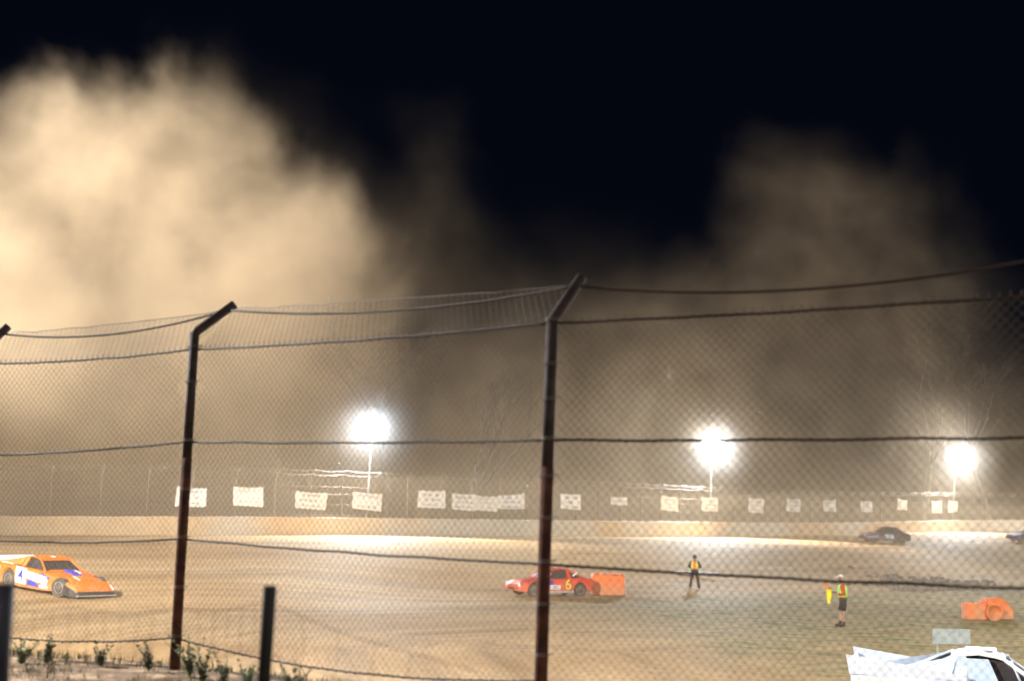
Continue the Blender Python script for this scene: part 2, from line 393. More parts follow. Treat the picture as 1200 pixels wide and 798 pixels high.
# ------------------------------------------------------------------ banners on the catch fence
# column, centre row, width px, height px, rot deg, ink, style text
BN = [(224, 582, 31, 22, 1.5, 'ink', 'pale banner hanging behind the left tall fence post, the leftmost of the row', 'banner', 3),
 (292, 581, 32, 21, .5, 'ink_orange', 'cream banner with faint orange lettering, second from the left', 'banner', 2),
 (363, 586, 31, 20, 2.5, 'ink', 'white banner with three dark lines, next on the left of the leftmost floodlight pole', 'banner', 3),
 (434, 587, 31, 20, 3.5, 'ink_blue', 'bright white banner tilted at the foot of the leftmost floodlight pole', 'banner', 2),
 (506, 585, 30, 19, -1.0, 'ink_blue', 'banner with a purplish blue heading, the first one right of the leftmost floodlight pole', 'banner', 3),
 (543, 588, 27, 18, .5, 'ink', 'off white banner with dark lines, first of three banners hung close together', 'banner', 3),
 (571, 589, 27, 18, 0, 'ink_red', 'off white banner with faint red lettering, middle of the three hung close together', 'banner', 3),
 (602, 588, 29, 18, -1.5, 'ink_blue', 'white banner with a bold dark heading, just left of the middle tall fence post', 'banner', 3),
 (667, 588, 25, 18, .5, 'ink', 'white banner with a bright patch, just right of the middle tall fence post', 'banner', 3),
 (722, 587, 21, 9, -1.0, 'ink', 'small narrow grey banner, half as tall as the others', 'banner_grey', 1),
 (784, 590, 23, 16, .5, 'ink', 'cream banner with thin grey lines, next on the left of the middle floodlight pole', 'banner', 3),
 (835, 591, 23, 16, .5, 'ink', 'cream banner with bold dark lines right below the middle floodlight', 'banner', 3),
 (886, 592, 21, 16, .5, 'ink_red', 'banner with faint reddish lines, first one right of the middle floodlight pole', 'banner', 3),
 (931, 592, 20, 14, .5, 'ink', 'greyish banner with four dark lines above the far end of the grass', 'banner_grey', 3),
 (975, 593, 19, 14, 0, 'ink', 'greyish banner with a bright lower edge, above the left end of the dark purple car', 'banner_grey', 2),
 (1019, 593, 18, 13, .5, 'ink', 'small greyish banner with dark lines, directly above the dark purple car', 'banner_grey', 3),
 (1061, 591, 16, 13, 3, 'ink_red', 'small tilted banner with faint red lines and a raised left corner', 'banner', 3),
 (1101, 593, 17, 14, -4, 'ink', 'bright white skewed banner, left one of the pair under the rightmost floodlight', 'banner', 2),
 (1120, 593.5, 15, 13, 0, 'ink_red', 'pinkish cream banner, right one of the pair under the rightmost floodlight', 'banner', 3)]
def wall_depth(px):
    i = np.interp(px, [w[0] for w in WC], [w[1] for w in WC]); return float(i)
for bi, (px, py, wpx, hpx, rot, ink, lab, bm_, nl) in enumerate(BN):
    D = wall_depth(px)-.15
    c = P(px, py, D)
    d_, u_, _z = wall_query(np.array([[c.x]]), np.array([[c.y]])); w, (t, nrm) = wall_at(float(u_[0, 0]))
    cx, cy = w[0]+nrm[0]*.02-nrm[0]*.25, w[1]+nrm[1]*.02-nrm[1]*.25
    ang = math.atan2(t[1], t[0])
    wd = wpx/FPX*D/max(.5, math.cos(ang)*1.0); hd = hpx/FPX*D
    root = empty('banner', (cx, cy, c.z), ang, lab, 'banner', 'advertising banners hung on the far catch fence')
    root.rotation_euler = (0, R(rot), ang)
    rnd = random.Random(bi*5+1); mb = MB(); nxx, nzz = 8, 5; cn = [rnd.uniform(-.05, .05) for _ in range(8)]
    vs = []
    for side in (0, 1):
        for a in range(nzz+1):
            for b in range(nxx+1):
                u, v = b/nxx, a/nzz
                x = (u-.5)*wd + (cn[0]*(1-u)*(1-v)+cn[1]*u*(1-v)+cn[2]*u*v)*wd
                z = (v-.5)*hd + (cn[3]*(1-u)*(1-v)+cn[4]*u*(1-v)+cn[5]*u*v+cn[6]*(1-u)*v)*hd*1.5 - .05*hd*math.sin(u*math.pi)*v
                y = .05*math.sin(u*5+bi)*(.3+.7*v) + .06*mnoise.noise((u*3, v*2, bi)) + (.012 if side else 0)
                vs.append((x, y, z))
    n1 = (nxx+1)*(nzz+1); fs = []
    for side in (0, 1):
        for a in range(nzz):
            for b in range(nxx):
                q = side*n1+a*(nxx+1)+b; fs.append((q, q+1, q+nxx+2, q+nxx+1))
    mb.add(vs, fs, 0, True)
    # blurred, unreadable lettering: irregular strokes that follow the cloth
    def surf(u, v):
        y = .05*math.sin(u*5+bi)*(.3+.7*v) + .06*mnoise.noise((u*3, v*2, bi))
        return ((u-.5)*wd*.94, y-.03, (v-.5)*hd*.92)
    for ln in range(nl):
        v0 = .80-ln*(.66/max(1, nl-1 or 1)); big = .17 if (ln == 0 and nl > 1) else .10
        if nl == 1: v0 = .5; big = .22
        u = .10+rnd.random()*.12; ue = .9-rnd.random()*.12
        while u < ue:
            wl = rnd.uniform(.025, .055); k = rnd.randint(0, 3); h2 = big/2*rnd.uniform(.7, 1)
            if k != 3:
                mb.add([surf(u, v0-h2), surf(u+.018, v0-h2), surf(u+.018, v0+h2), surf(u, v0+h2)], [(0, 1, 2, 3)], 1)
                for hv in (v0-h2, v0, v0+h2)[k:k+2]:
                    mb.add([surf(u+.018, hv-.02), surf(u+wl, hv-.02), surf(u+wl, hv+.02), surf(u+.018, hv+.02)], [(0, 1, 2, 3)], 1)
            u += wl+.018
    mb.build('sheet', [M[bm_], M[ink]], root)

# ------------------------------------------------------------------ floodlight poles
lens = emat('floodlight_lens', (.96, .98, 1.0), 260)
def lamp_pole(base, top, label, aim, lean=0.0, power=3000, n=6):
    root = empty('floodlight_pole', base, 0, label, 'floodlight', 'floodlight poles round the speedway')
    tp = Vector(top)-Vector(base)
    m_ = MB(); m_.tube([(0, 0, -.3), tp], [.11, .07], 10); m_.build('pole', M['grey_metal'], root)
    m_ = MB(); m_.box((tp.x, tp.y, tp.z), (1.5, .1, .1)); m_.box((tp.x, tp.y, tp.z+.62), (1.5, .1, .1)); m_.box((tp.x, tp.y, tp.z+.35), (.1, .1, .9)); m_.build('crossarm', M['grey_metal'], root)
    dirv = (Vector(aim)-Vector(top)).normalized(); yaw = math.atan2(dirv.y, dirv.x)+math.pi/2
    for k in range(n):
        cx = (-.55+.55*(k % 3)); cz = .0 if k < 3 else .55
        h = MB(); 
        r1 = [Vector((x, 0, z)) for x, z in ((-.25, -.22), (.25, -.22), (.25, .22), (-.25, .22))]
        r2 = [Vector((x*.55, .30, z*.55)) for x, z in ((-.25, -.22), (.25, -.22), (.25, .22), (-.25, .22))]
        h.loft([r1, r2]); ho = h.build('lamp_head', M['grey_metal'], root)
        ho.location = (tp.x+cx, tp.y-.12, tp.z+cz+.12); ho.rotation_euler = (R(-18), 0, yaw+R(-8+16*random.random()))
        g = MB(); g.box((0, -.015, 0), (.44, .02, .38)); g.build('lens', lens, ho)
    return root
def spot(loc, aim, power, size=110, blend=.6, col=(1, .97, .92), rad=.6, name='lamp'):
    ld = bpy.data.lights.new(name, 'SPOT'); ld.energy = power; ld.color = col; ld.spot_size = R(size); ld.spot_blend = blend; ld.shadow_soft_size = rad
    o = bpy.data.objects.new(name, ld); C.objects.link(o); o.location = loc
    o.rotation_euler = (Vector(aim)-Vector(loc)).to_track_quat('-Z', 'Y').to_euler(); return o
def ptl(loc, power, col=(.95, .98, 1), rad=.5):
    ld = bpy.data.lights.new('lamp_spill_or_fill', 'POINT'); ld.energy = power; ld.color = col; ld.shadow_soft_size = rad
    o = bpy.data.objects.new('lamp_spill_or_fill', ld); C.objects.link(o); o.location = loc; return o
LAMPS = [(436, 499, 428, 600, 103.5, 'leftmost of the three lit floodlight poles, rising behind a tilted white banner'),
         (834, 521, 831, 606, 132.5, 'middle one of the three lit floodlight poles, its glare crossed by the dark fence cable'),
         (1120, 533, 1115, 606, 167.5, 'rightmost of the three lit floodlight poles, above the pair of small banners')]
COOL = (.93, .97, 1.0)
for k, (px, py, bx, by, D, lab) in enumerate(LAMPS):
    top = P(px, py, D); b_ = P(bx, by, D); zb = hz(b_.x, D); tp = Vector((top.x, D, top.z-.5))
    aim = (top.x+(4, 0, -2)[k], D-26, 2)
    lamp_pole((b_.x, D, zb), tp, lab, aim)
    spot((top.x, D-.9, top.z), aim, [45000, 60000, 60000][k], 125, .7, COOL, .5, 'flood_or_fill_beam')
    ptl((top.x, D-1.3, top.z), [480, 700, 900][k], COOL, .35)
# poles outside the picture, some of them added only for their light
OFF = [(-58, 66, 15, 'tall floodlight pole at the left turn, outside the left edge of the view'),
       (-21, 19, 12, 'floodlight pole beside the near track, outside the left edge of the view'),
       (27, 27, 12, 'floodlight pole beside the near track, outside the right edge of the view'),
       (9, -13, 8, 'added unseen floodlight pole behind the viewer, put in to light the near fence posts'),  # added pole, only there to light the viewer's side of the posts
       (22, -3, 9, 'added unseen floodlight pole behind the viewer at right, brightening the near white car'),  # added pole, only there to brighten the near white car
       (92, 176, 12, 'floodlight pole at the far right turn, outside the right edge of the view')]  # added pole, carries the light for the right dust plume
for x, y, h, lab in OFF:
    zb = hz(x, y); lamp_pole((x, y, zb), (x, y, zb+h), lab, (0, 55, 0))
def top_of(i): x, y, h, _ = OFF[i]; return (x, y-.3, hz(x, y)+h+.8)
spot(top_of(0), (-10, 62, 0), 60000, 110, .5, (1, .95, .86), .4, 'flood_or_fill_beam')
spot(top_of(0), (-37, 118, 36), 1250000, 56, .35, (1, .95, .86), .5, 'flood_or_fill_beam')
spot(top_of(1), (-3, 42, 0), 150000, 120, .6, (1, .95, .86), .4, 'flood_or_fill_beam')
spot(top_of(2), (8, 38, 0), 72000, 120, .6, (1, .94, .84), .4, 'flood_or_fill_beam')
spot(top_of(1), (-5, 105, 5), 310000, 44, .8, (1, .97, .92), .4, 'flood_or_fill_beam')  # added narrow beam, brightens the far banners and wall
spot(top_of(2), (28, 130, 6), 250000, 44, .8, (1, .97, .92), .4, 'flood_or_fill_beam')  # added narrow beam, brightens the banners further right
ptl((OFF[1][0]+.6, OFF[1][1]-.8, top_of(1)[2]), 15000, (.95, .98, 1), .3)
ptl((OFF[3][0], OFF[3][1]+.8, top_of(3)[2]), 4800, (1, .9, .78), .3)  # added fill behind the viewer, lifts the dark fence posts
ptl((OFF[2][0]-.8, OFF[2][1]-.8, top_of(2)[2]), 5000, (.88, .94, 1), .3)  # added cool fill for the near white car
spot(top_of(1), (-4.9, 11.8, 4.1), 110000, 20, .9, (.97, .98, 1), .3, 'flood_or_fill_beam')  # added tight beam, whitens the mesh of the left bay
spot(top_of(4), (10.5, 26, 0), 30000, 26, .8, (.88, .94, 1), .3, 'flood_or_fill_beam')  # added beam from behind the viewer, whitens the near car
spot(top_of(5), (44, 142, 18), 100000, 125, .7, (1, .95, .88), .5, 'flood_or_fill_beam')  # added beam, lights the right dust plume from out of view

# ------------------------------------------------------------------ bare trees
def bare_tree(base, h, label, seed, lean=(0, 0)):
    rnd = random.Random(seed); root = empty('bare_tree', base, 0, label, 'tree', 'bare trees behind the far wall')
    tr = MB(); br = MB()
    def grow(p, d, r, L, depth, mbx):
        pts = [p]; rads = [r]; q = p.copy(); dd = d.copy()
        for i in range(5):
            dd = (dd+Vector((rnd.uniform(-.22, .22), rnd.uniform(-.22, .22), rnd.uniform(-.06, .12)))).normalized()
            q = q+dd*L/5; pts.append(q.copy()); rads.append(max(.012, r*(1-.55*(i+1)/5)))
        mbx.tube(pts, rads, 6 if depth < 2 else 4)
        if depth < 5:
            for k in range(rnd.randint(2, 3) if depth else 4):
                j = rnd.randint(2, 5) if depth else rnd.choice([3, 4, 5, 5]); a = rnd.uniform(0, 2*math.pi); sp_ = rnd.uniform(.45, .95)
                nd = (dd+Vector((math.cos(a)*sp_, math.sin(a)*sp_*.6, rnd.uniform(0, .35)))).normalized()
                grow(pts[j], nd, rads[j]*rnd.uniform(.55, .8), L*rnd.uniform(.55, .8), depth+1, br)
    grow(Vector((0, 0, -.2)), Vector((lean[0], lean[1], 1)).normalized(), h*.022, h*.42, 0, tr)
    tr.build('trunk', M['bark'], root); br.build('branches', M['bark'], root)
for (px, D, h, lab, sd, ln) in [
    (452, 124, 21, 'pale bare forked tree rising behind the leftmost floodlight', 3, (.12, 0)),
    (1092, 186, 25, 'pale bare tree left of the rightmost floodlight, faint in the dust', 8, (-.05, 0)),
    (1160, 184, 23, 'faint bare tree at the right edge behind the rightmost floodlight', 12, (-.1, 0)),
    (560, 122, 15, 'thin bare tree left of the middle tall fence post, faint in the dust', 21, (.05, 0))]:
    b_ = P(px, 612, D); bare_tree((b_.x, D, hz(b_.x, D)), h, lab, sd, ln)

# ------------------------------------------------------------------ near chain link fence
NF = empty('chain_link_fence', (P(*POSTS[1][0], POSTS[1][2])), 0, 'tall rusty chain link fence with angled post tops in front of the track', 'fence')
NO = Vector(NF.location)
pb = []; pt = []; tips = []
for i, (b_, t_, D) in enumerate(POSTS):
    B = P(*b_, D); T = P(*t_, D)
    pb.append(B); pt.append(T)
    tip = T + (P(*[(4, 380), (271, 354), (683, 321), (1392, 332), (2300, 260)][i], D) - T if i < 3 else Vector((.22, 0, .29)))
    tip = tip + Vector((0, .12, 0)); tips.append(tip)
    r = .039
    m_ = MB(); pts = [B-Vector((0, 0, .35)), B.lerp(T, .3), B.lerp(T, .62), T]
    m_.tube([p-NO for p in pts[:3]], r, 16, 0); m_.tube([p-NO for p in (B.lerp(T, .6), T)], r*.93, 16, 1)
    po = m_.build('fence_post', [M['rust'], M['post_dark']], NF)
    m_ = MB(); m_.tube([T-NO-Vector((0, 0, .02)), T-NO+(tip-T)*.06, tip-NO], r*.9, 14); m_.build('post_arm', M['post_dark'], po)
for i in (1, 2):
    for row in ([409, 450, 518, 575, 631, 690, 747] if i == 1 else [378, 430, 470, 516, 560, 610, 660, 710, 770]):
        B, T = pb[i], pt[i]; k_ = min(range(301), key=lambda k: abs((399-FPX*(B.lerp(T, k/300)-Vector((0, 0, CZ))).dot(up)/(B.lerp(T, k/300)-Vector((0, 0, CZ))).dot(fw))-row))
        c_ = B.lerp(T, k_/300)-NO; m_ = MB(); m_.tube([c_+Vector((.044*math.cos(a_), .044*math.sin(a_), .006*a_/3)) for a_ in [q*math.pi/6 for q in range(23)]]+[c_+Vector((.075, -.03, .02))], .003, 4); m_.build('tie_wire', M['galv'], NF)
zrel = [1.31, .60, -.13, -.93]
# attachment heights at every post: fractions between base and top measured from the photo rows
rows = [[(0, 423), (0, 531), (0, 627), (0, 738)], [(227, 409), (222, 518), (215, 631), (209, 747)], [(647, 378), (641, 516), (637, 660), (633, 798)],
        [(1392, 332), (1388, 508), (1384, 694), (1380, 880)], [(2300, 262), (2300, 500), (2300, 720), (2300, 940)]]
def on_post(i, row):
    B, T = pb[i], pt[i]; best = None
    for k in range(201):
        p = B.lerp(T, k/200*1.02); d = p-Vector((0, 0, CZ)); y = 399-FPX*d.dot(up)/d.dot(fw)
        if best is None or abs(y-row) < best[0]: best = (abs(y-row), p)
    return best[1]
att = [[on_post(i, rows[i][k][1] + ((0 if i else 3))) for k in range(4)] for i in range(5)]
sag = [[.03, .02, .03, .05], [.02, .012, .015, .09], [.02, .01, .02, .05], [.02, .02, .02, .03]]
def wirept(seg, k, u):
    a, b = att[seg][k], att[seg+1][k]; p = a.lerp(b, u); p.z -= sag[seg][k]*4*u*(1-u)
    p.z += .006*mnoise.noise((u*9, seg*3+k, 1)); return p
def net_surface(seg, u, v):   # v 0 bottom .. 1 top
    x = (1-v)*3; k = min(int(x), 2); f = x-k
    p = wirept(seg, k, u).lerp(wirept(seg, k+1, u), f)
    bulge = .03*mnoise.noise((u*4+seg*5, v*3, 4)); n = Vector((.6, .8, 0)); return p+n*bulge
# netting: one mesh per bay
for seg in range(4):
    L = (att[seg][0]-att[seg+1][0]).length; H = (att[seg][0]-att[seg][3]).length
    pitch_ = .056; m_ = MB(); nd = int((L+H)/pitch_); stepv = .05
    for q in range(-int(H/pitch_)-1, int(L/pitch_)+1):
        for s in (1, -1):
            x0 = q*pitch_ if s > 0 else q*pitch_+H
            pts = []; nst = int(H/.14)
            for k in range(nst+1):
                v = k/nst; x = x0+s*v*H*1.0
                u = x/L
                if 0 <= u <= 1: pts.append(net_surface(seg, u, v)+Vector((.6, .8, 0))*(.002*s)-NO)
            if len(pts) > 1: m_.tube(pts, .0014, 3, caps=False)
    # barbed twist points above the top cable
    for q in range(int(L/pitch_)):
        u = (q+.5)*pitch_/L; a = wirept(seg, 0, u)
        m_.tube([a-NO+Vector((-.012, 0, 0)), a-NO+Vector((.004, 0, .035))], .0017, 3, caps=False)
        m_.tube([a-NO+Vector((.012, 0, 0)), a-NO+Vector((-.004, 0, .035))], .0017, 3, caps=False)
    m_.build('netting', M['galv'], NF)
# overhang netting on the two left bays
def guard(seg, u):
    a = tips[seg].lerp(pt[seg], .2); b = tips[seg+1].lerp(pt[seg+1], .2 if seg+1 < 3 else 0)
    if seg == 2: b = P(1392, 262, 7.1)
    if seg == 3: a = P(1392, 262, 7.1); b = P(2300, 190, 5.4)
    p = a.lerp(b, u); p.z -= [.10, .085, .16, .1][seg]*4*u*(1-u); return p
for seg in range(2):
    L = (att[seg][0]-att[seg+1][0]).length; m_ = MB(); rws = 8
    def edge(u):
        g = guard(seg, u); w = wirept(seg, 0, u); e = w+(g-w)*1.0; 
        return e + Vector((.03, .1, .075*(.35+math.sin(u*math.pi)) + .012*mnoise.noise((u*12, seg, 0))))
    n = int(L/.056)
    def osurf(u, v): 
        p = wirept(seg, 0, u).lerp(edge(u), v); p.z += .02*mnoise.noise((u*7, v*2, seg+8)); return p
    for q in range(-6, n+6):
        for s in (1, -1):
            pts = []
            for k in range(7):
                v = k/6; u = (q*.056+s*v*.30+(0 if s > 0 else .3))/L
                if 0 <= u <= 1: pts.append(osurf(u, v)-NO)
            if len(pts) > 1: m_.tube(pts, .0014, 3, caps=False)
    m_.tube([edge(k/24)-NO for k in range(25)], .003, 4)
    m_.build('overhang_netting', M['galv'], NF)
for seg in range(4):
    for k in range(4):
        m_ = MB(); pts = [wirept(seg, k, q/30) for q in range(31)]; m_.tube([p-NO for p in pts], .0075 if k < 3 else .006, 8)
        Lw = (pts[0]-pts[-1]).length; hel = []; nh = int(Lw/.0125)
        for q in range(nh+1):
            p = wirept(seg, k, q/nh); a = q*.9; hel.append(p+Vector((0, math.cos(a)*.0085, math.sin(a)*.0085))-NO)
        m_.tube(hel, .0028, 4)
        m_.build('cable', M['cable'], NF)
    m_ = MB(); m_.tube([guard(seg, q/30)-NO for q in range(31)], .0085, 8); m_.build('guard_wire', M['cable'], NF)

# ------------------------------------------------------------------ low netting fence in front
LF0 = P(316, 830, 6.0); lf = empty('low_wire_fence', (LF0.x, LF0.y, hz(LF0.x, 6.0)), 0, 'low sagging wire mesh fence on short black and navy posts, nearest to the viewer', 'fence')
LO = Vector(lf.location)
def short_post(topx, topy, botx, boty, D, r, m, lab=None):
    T = P(topx, topy, D); B = P(botx, boty, D); B2 = B+(B-T)*.6
    k_ = MB(); k_.tube([B2-LO, T-LO-(T-B)*.01, T-LO], [r*1.02, r, r*.93], 20); o = k_.build('fence_post', m, lf)
    if lab: o['label'] = lab
    return T
T1 = short_post(316.5, 686, 309, 800, 6.0, .0275, M['black_post'], 'short black post')
T0 = short_post(-2, 684, -10, 800, 5.0, .055, M['navy'], 'thick navy blue post')
T2 = Vector((1.6, 4.6, T1.z-.5))
m_ = MB()
def lowpt(u, v):  # u 0..1 T0->T1, 1..2 T1->T2
    if u <= 1: a = T0.lerp(T1, u); s_ = .03
    else: a = T1.lerp(T2, u-1); s_ = .06
    f = u-math.floor(u) if u not in (1, 2) else 0
    a = a-Vector((0, 0, .075+s_*4*f*(1-f))); return a-Vector((0, 0, v))
for v in (0, .19, .38): m_.tube([lowpt(k/20, v + .01*math.sin(k*.9+v*9))-LO for k in range(0, 41)], .0012, 4)
for k in range(1, 34):
    u = k/17; m_.tube([lowpt(u+.004*math.sin(q*2+k), .38*q/4)-LO for q in range(5)], .0010, 3)
m_.build('netting', M['cable'], lf)

# ------------------------------------------------------------------ weeds and grass on the bank
gm = MB(); rnd = random.Random(4)
for _ in range(8000):
    x = rnd.uniform(-5.6, 1.5); y = float(fence_y(x))+rnd.uniform(-5.5, 1.6)
    if mnoise.noise((x*1.1, y*1.1, 2)) < -.12+rnd.uniform(-.25, .2): continue
    z = 2.17-.5*float(ss(2.5, 8.5, float(fence_y(x))-y)); e = y-float(fence_y(x))
    if e > .35: z *= 1-float(ss(.35, 5.2, e))
    for b in range(3):
        a = rnd.uniform(0, 6.28); h = rnd.uniform(.008, .05)*(2.2 if rnd.random() < .12 else 1); ln = h*rnd.uniform(.5, 1.6); wv = .003
        p = Vector((x+rnd.uniform(-.02, .02), y+rnd.uniform(-.02, .02), z-.03)); dx = Vector((math.cos(a), math.sin(a), 0)); pr = Vector((-dx.y, dx.x, 0))*wv
        gm.add([p-pr, p+pr, p+dx*ln*.4+Vector((0, 0, h*.6+.03))+pr*.7, p+dx*ln+Vector((0, 0, h+.03)), p+dx*ln*.4+Vector((0, 0, h*.6+.03))-pr*.7], [(0, 1, 2, 3, 4)], 0 if rnd.random() < .55 else 1)
tag(gm.build('grass', [M['dry'], M['weed']]), 'dry short grass and weeds covering the bank under the fence', 'grass', kind='stuff')
WEED = [(27, 752, 11.2, .34, 'pale', 'pale green leafy weed beside the navy post'), (56, 756, 11.3, .28, 'dark', 'dark upright weed on the bank crest, second from the navy post'),
        (118, 770, 11.0, .22, 'dark', 'short dry weed midway between the navy post and the left tall post'), (174, 776, 10.6, .26, 'dark', 'low weed just left of the foot of the left tall post'),
        (222, 786, 10.3, .34, 'pale', 'broad pale weed at the foot of the left tall post'), (238, 792, 10.1, .36, 'dark', 'thin upright weed right of the foot of the left tall post'),
        (262, 798, 9.8, .30, 'dark', 'bushy weed left of the short black post'), (288, 800, 9.5, .24, 'pale', 'small yellow green weed touching the short black post'),
        (343, 812, 9.0, .34, 'dark', 'spiky upright weed just right of the short black post')]
for wi, (px, py, D, h, kd, lab) in enumerate(WEED):
    b_ = P(px, py, D); z = hz(b_.x, D)
    root = empty('weed', (b_.x, D, z-.02), 0, lab, 'weed', 'weeds growing on the bank')
    rnd = random.Random(wi+30); st = MB(); lv = MB()
    for s_ in range(7 if kd == 'dark' else 9):
        a = rnd.uniform(0, 6.28); sp_ = rnd.uniform(.1, .8); hh = h*rnd.uniform(.4, .95)
        pts = [Vector((math.cos(a)*sp_*hh*t*t, math.sin(a)*sp_*hh*t*t, hh*t)) for t in (0, .25, .5, .75, 1)]
        st.tube(pts, [.0035, .003, .0025, .002, .001], 4)
        for _ in range(44):
            t = rnd.uniform(.12, 1); i = min(int(t*4), 3); p = pts[i].lerp(pts[i+1], t*4-i); aa = rnd.uniform(0, 6.28); l_ = rnd.uniform(.02, .055)*(1.2-t*.6); w_ = l_*.3
            d_ = Vector((math.cos(aa), math.sin(aa), rnd.uniform(.1, .9))).normalized(); pr = d_.cross(Vector((0, 0, 1))).normalized()*w_
            lv.add([p, p+d_*l_*.5+pr, p+d_*l_, p+d_*l_*.5-pr], [(0, 1, 2, 3)])
    st.build('stem', M['dry'], root); lv.build('leaves', M['weed_pale' if kd == 'pale' else 'weed'], root)

# ------------------------------------------------------------------ cars
def wheel(root, x, y, r, w, side, turn=0, m_rim='rim'):
    o = MB(); o.lathe([(-w/2, r*.62), (-w/2, r*.9), (-w*.42, r*.985), (-w*.2, r), (w*.2, r), (w*.42, r*.985), (w/2, r*.9), (w/2, r*.62)], (0, 0, 0), 'y', 28)
    t = o.build('wheel', M['tyre'], root); t.location = (x, y, r); t.rotation_euler = (0, 0, turn)
    d = MB(); s = side
    d.lathe([(-s*.02, r*.60), (s*(w/2-.02), r*.60), (s*(w/2+.008), r*.56), (s*(w/2-.03), r*.48), (s*(w/2-.06), r*.2), (s*(w/2-.01), r*.14), (s*(w/2-.01), .01)], (0, 0, 0), 'y', 24)
    d.build('rim', M[m_rim], t)
def race_car(name, loc, rz, label, cat, p, group=None):
    """p: parameters; car faces +X, origin on the ground midway"""
    root = empty(name, loc, rz, label, cat, group)
    L, W = p['L'], p['W']; hw = W/2; st = p['stations']   # (x, z shoulder, z centre, half width factor, z bottom)
    rings = []
    for (x, zs, zc, wf, zb) in st:
        w = hw*wf
        rings.append([Vector(v) for v in ((x, -w*.97, zb), (x, -w, zb+(zs-zb)*.45), (x, -w*.98, zs-.04), (x, -w*.92, zs), (x, -w*.45, zc), (x, w*.45, zc), (x, w*.92, zs), (x, w*.98, zs-.04), (x, w, zb+(zs-zb)*.45), (x, w*.97, zb))])
    b = MB(); b.loft(rings, 0); body = b.build('body', M[p['body']], root)
    wr = p['wr']; cuts = []
    for wx in p['wheels']:
        for s in (1, -1):
            c = MB(); c.lathe([(s*(hw-.36), wr*p.get('arch', 1.16)), (s*(hw+.3), wr*p.get('arch', 1.16))], (wx, 0, wr*.98), 'y', 28); cuts.append(c)
    boolean_cut(body, cuts)
    for wx, fr in zip(p['wheels'], (1, 0)):
        for s in (1, -1): wheel(root, wx, s*(hw-.15), wr, .27, s, p.get('turn', 0) if fr else 0)
    # floor pan and inner wheel wells
    k = MB(); k.box(((p['wheels'][0]+p['wheels'][1])/2, 0, .36), (L*.80, W-.80, .34)); k.build('chassis', M['interior'], root)
    # cabin
    (xf0, zf0), (xf1, zr1), (xb1, zr2), (xb0, zb0) = p['cabin']; cw0, cw1 = hw*p.get('cw0', .86), hw*p.get('cw1', .66)
    k = MB()
    k.hexa([(xf0-.06, -cw0+.05, zf0-.05), (xf0-.06, cw0-.05, zf0-.05), (xb0+.06, cw0-.05, zb0-.05), (xb0+.06, -cw0+.05, zb0-.05),
            (xf1-.05, -cw1+.04, zr1-.03), (xf1-.05, cw1-.04, zr1-.03), (xb1+.05, cw1-.04, zr2-.03), (xb1+.05, -cw1+.04, zr2-.03)])
    k.build('window_opening', M['interior'], root)
    for s in (1, -1):
        k = MB(); k.tube([(xf0, s*cw0, zf0-.03), (xf1, s*cw1, zr1)], .032, 6); k.build('roof_pillar', M[p.get('pillar', p['body'])], root)
        k = MB(); k.tube([(xb1, s*cw1, zr2), (xb0, s*cw0, zb0-.03)], .035, 6); k.build('roof_pillar', M[p.get('pillar', p['body'])], root); k = MB()
        xm = xb1+(xf1-xb1)*.18
        k.hexa([(xm-.16, s*cw0-.015, zb0-.04), (xm+.06, s*cw0-.015, zb0-.04), (xm+.06, s*cw0+.015, zb0-.04), (xm-.16, s*cw0+.015, zb0-.04),
                (xm-.10, s*cw1-.015, zr2), (xm+.05, s*cw1-.015, zr2), (xm+.05, s*cw1+.015, zr2), (xm-.10, s*cw1+.015, zr2)]); k.build('roof_pillar', M[p.get('pillar', p['body'])], root); k = MB()
        if p.get('sail'):
            k.add([(xb1+.05, s*(cw1+.01), zr2), (xb0-.75, s*cw0, zb0-.02), (xb1-.05, s*(cw0+.01), zb0-.03), (xb1+.05, s*(cw1+.03), zr2), (xb0-.75, s*(cw0+.02), zb0-.02), (xb1-.05, s*(cw0+.03), zb0-.03)], [(0, 1, 2), (3, 4, 5), (0, 1, 4, 3), (1, 2, 5, 4), (2, 0, 3, 5)]); k.build('sail_panel', M[p['body']], root)
    k = MB(); rr = []
    for (x, z) in ((xf1+.04, zr1-.02), (xf1-.12, zr1+.025), ((xf1+xb1)/2, max(zr1, zr2)+.05), (xb1+.08, zr2+.02), (xb1-.05, zr2-.03)):
        rr.append([Vector(v) for v in ((x, -cw1*1.04, z-.02), (x, -cw1*1.04, z+.015), (x, -cw1*.6, z+.035), (x, cw1*.6, z+.035), (x, cw1*1.04, z+.015), (x, cw1*1.04, z-.02))])
    k.loft(rr); k.build('roof', M[p.get('roof', p['body'])], root)
    for q in range(3):
        yy = (-.25+.25*q); k = MB(); k.tube([(xf0-.0, yy*1.2, zf0-.02), (xf1, yy, zr1)], .012, 5); k.build('windscreen_bar', M['blackp'], root)
    # driver helmet-ish seat
    k = MB(); k.box((xb1+.35, .25, zb0+.08), (.14, .5, .5), ry=-.15); k.build('seat', M['blackp'], root)
    if p.get('spoiler'):
        xs_, zs_, hs = p['spoiler']; k = MB(); k.box((xs_, 0, zs_+hs/2), (.03, W*.92, hs), ry=-.35)
        for s in (1, -1, 0): k.box((xs_+.12, s*W*.42, zs_+hs*.3), (.25, .02, hs*.7))
        k.build('spoiler', M[p.get('spoilm', 'paleblue')], root)
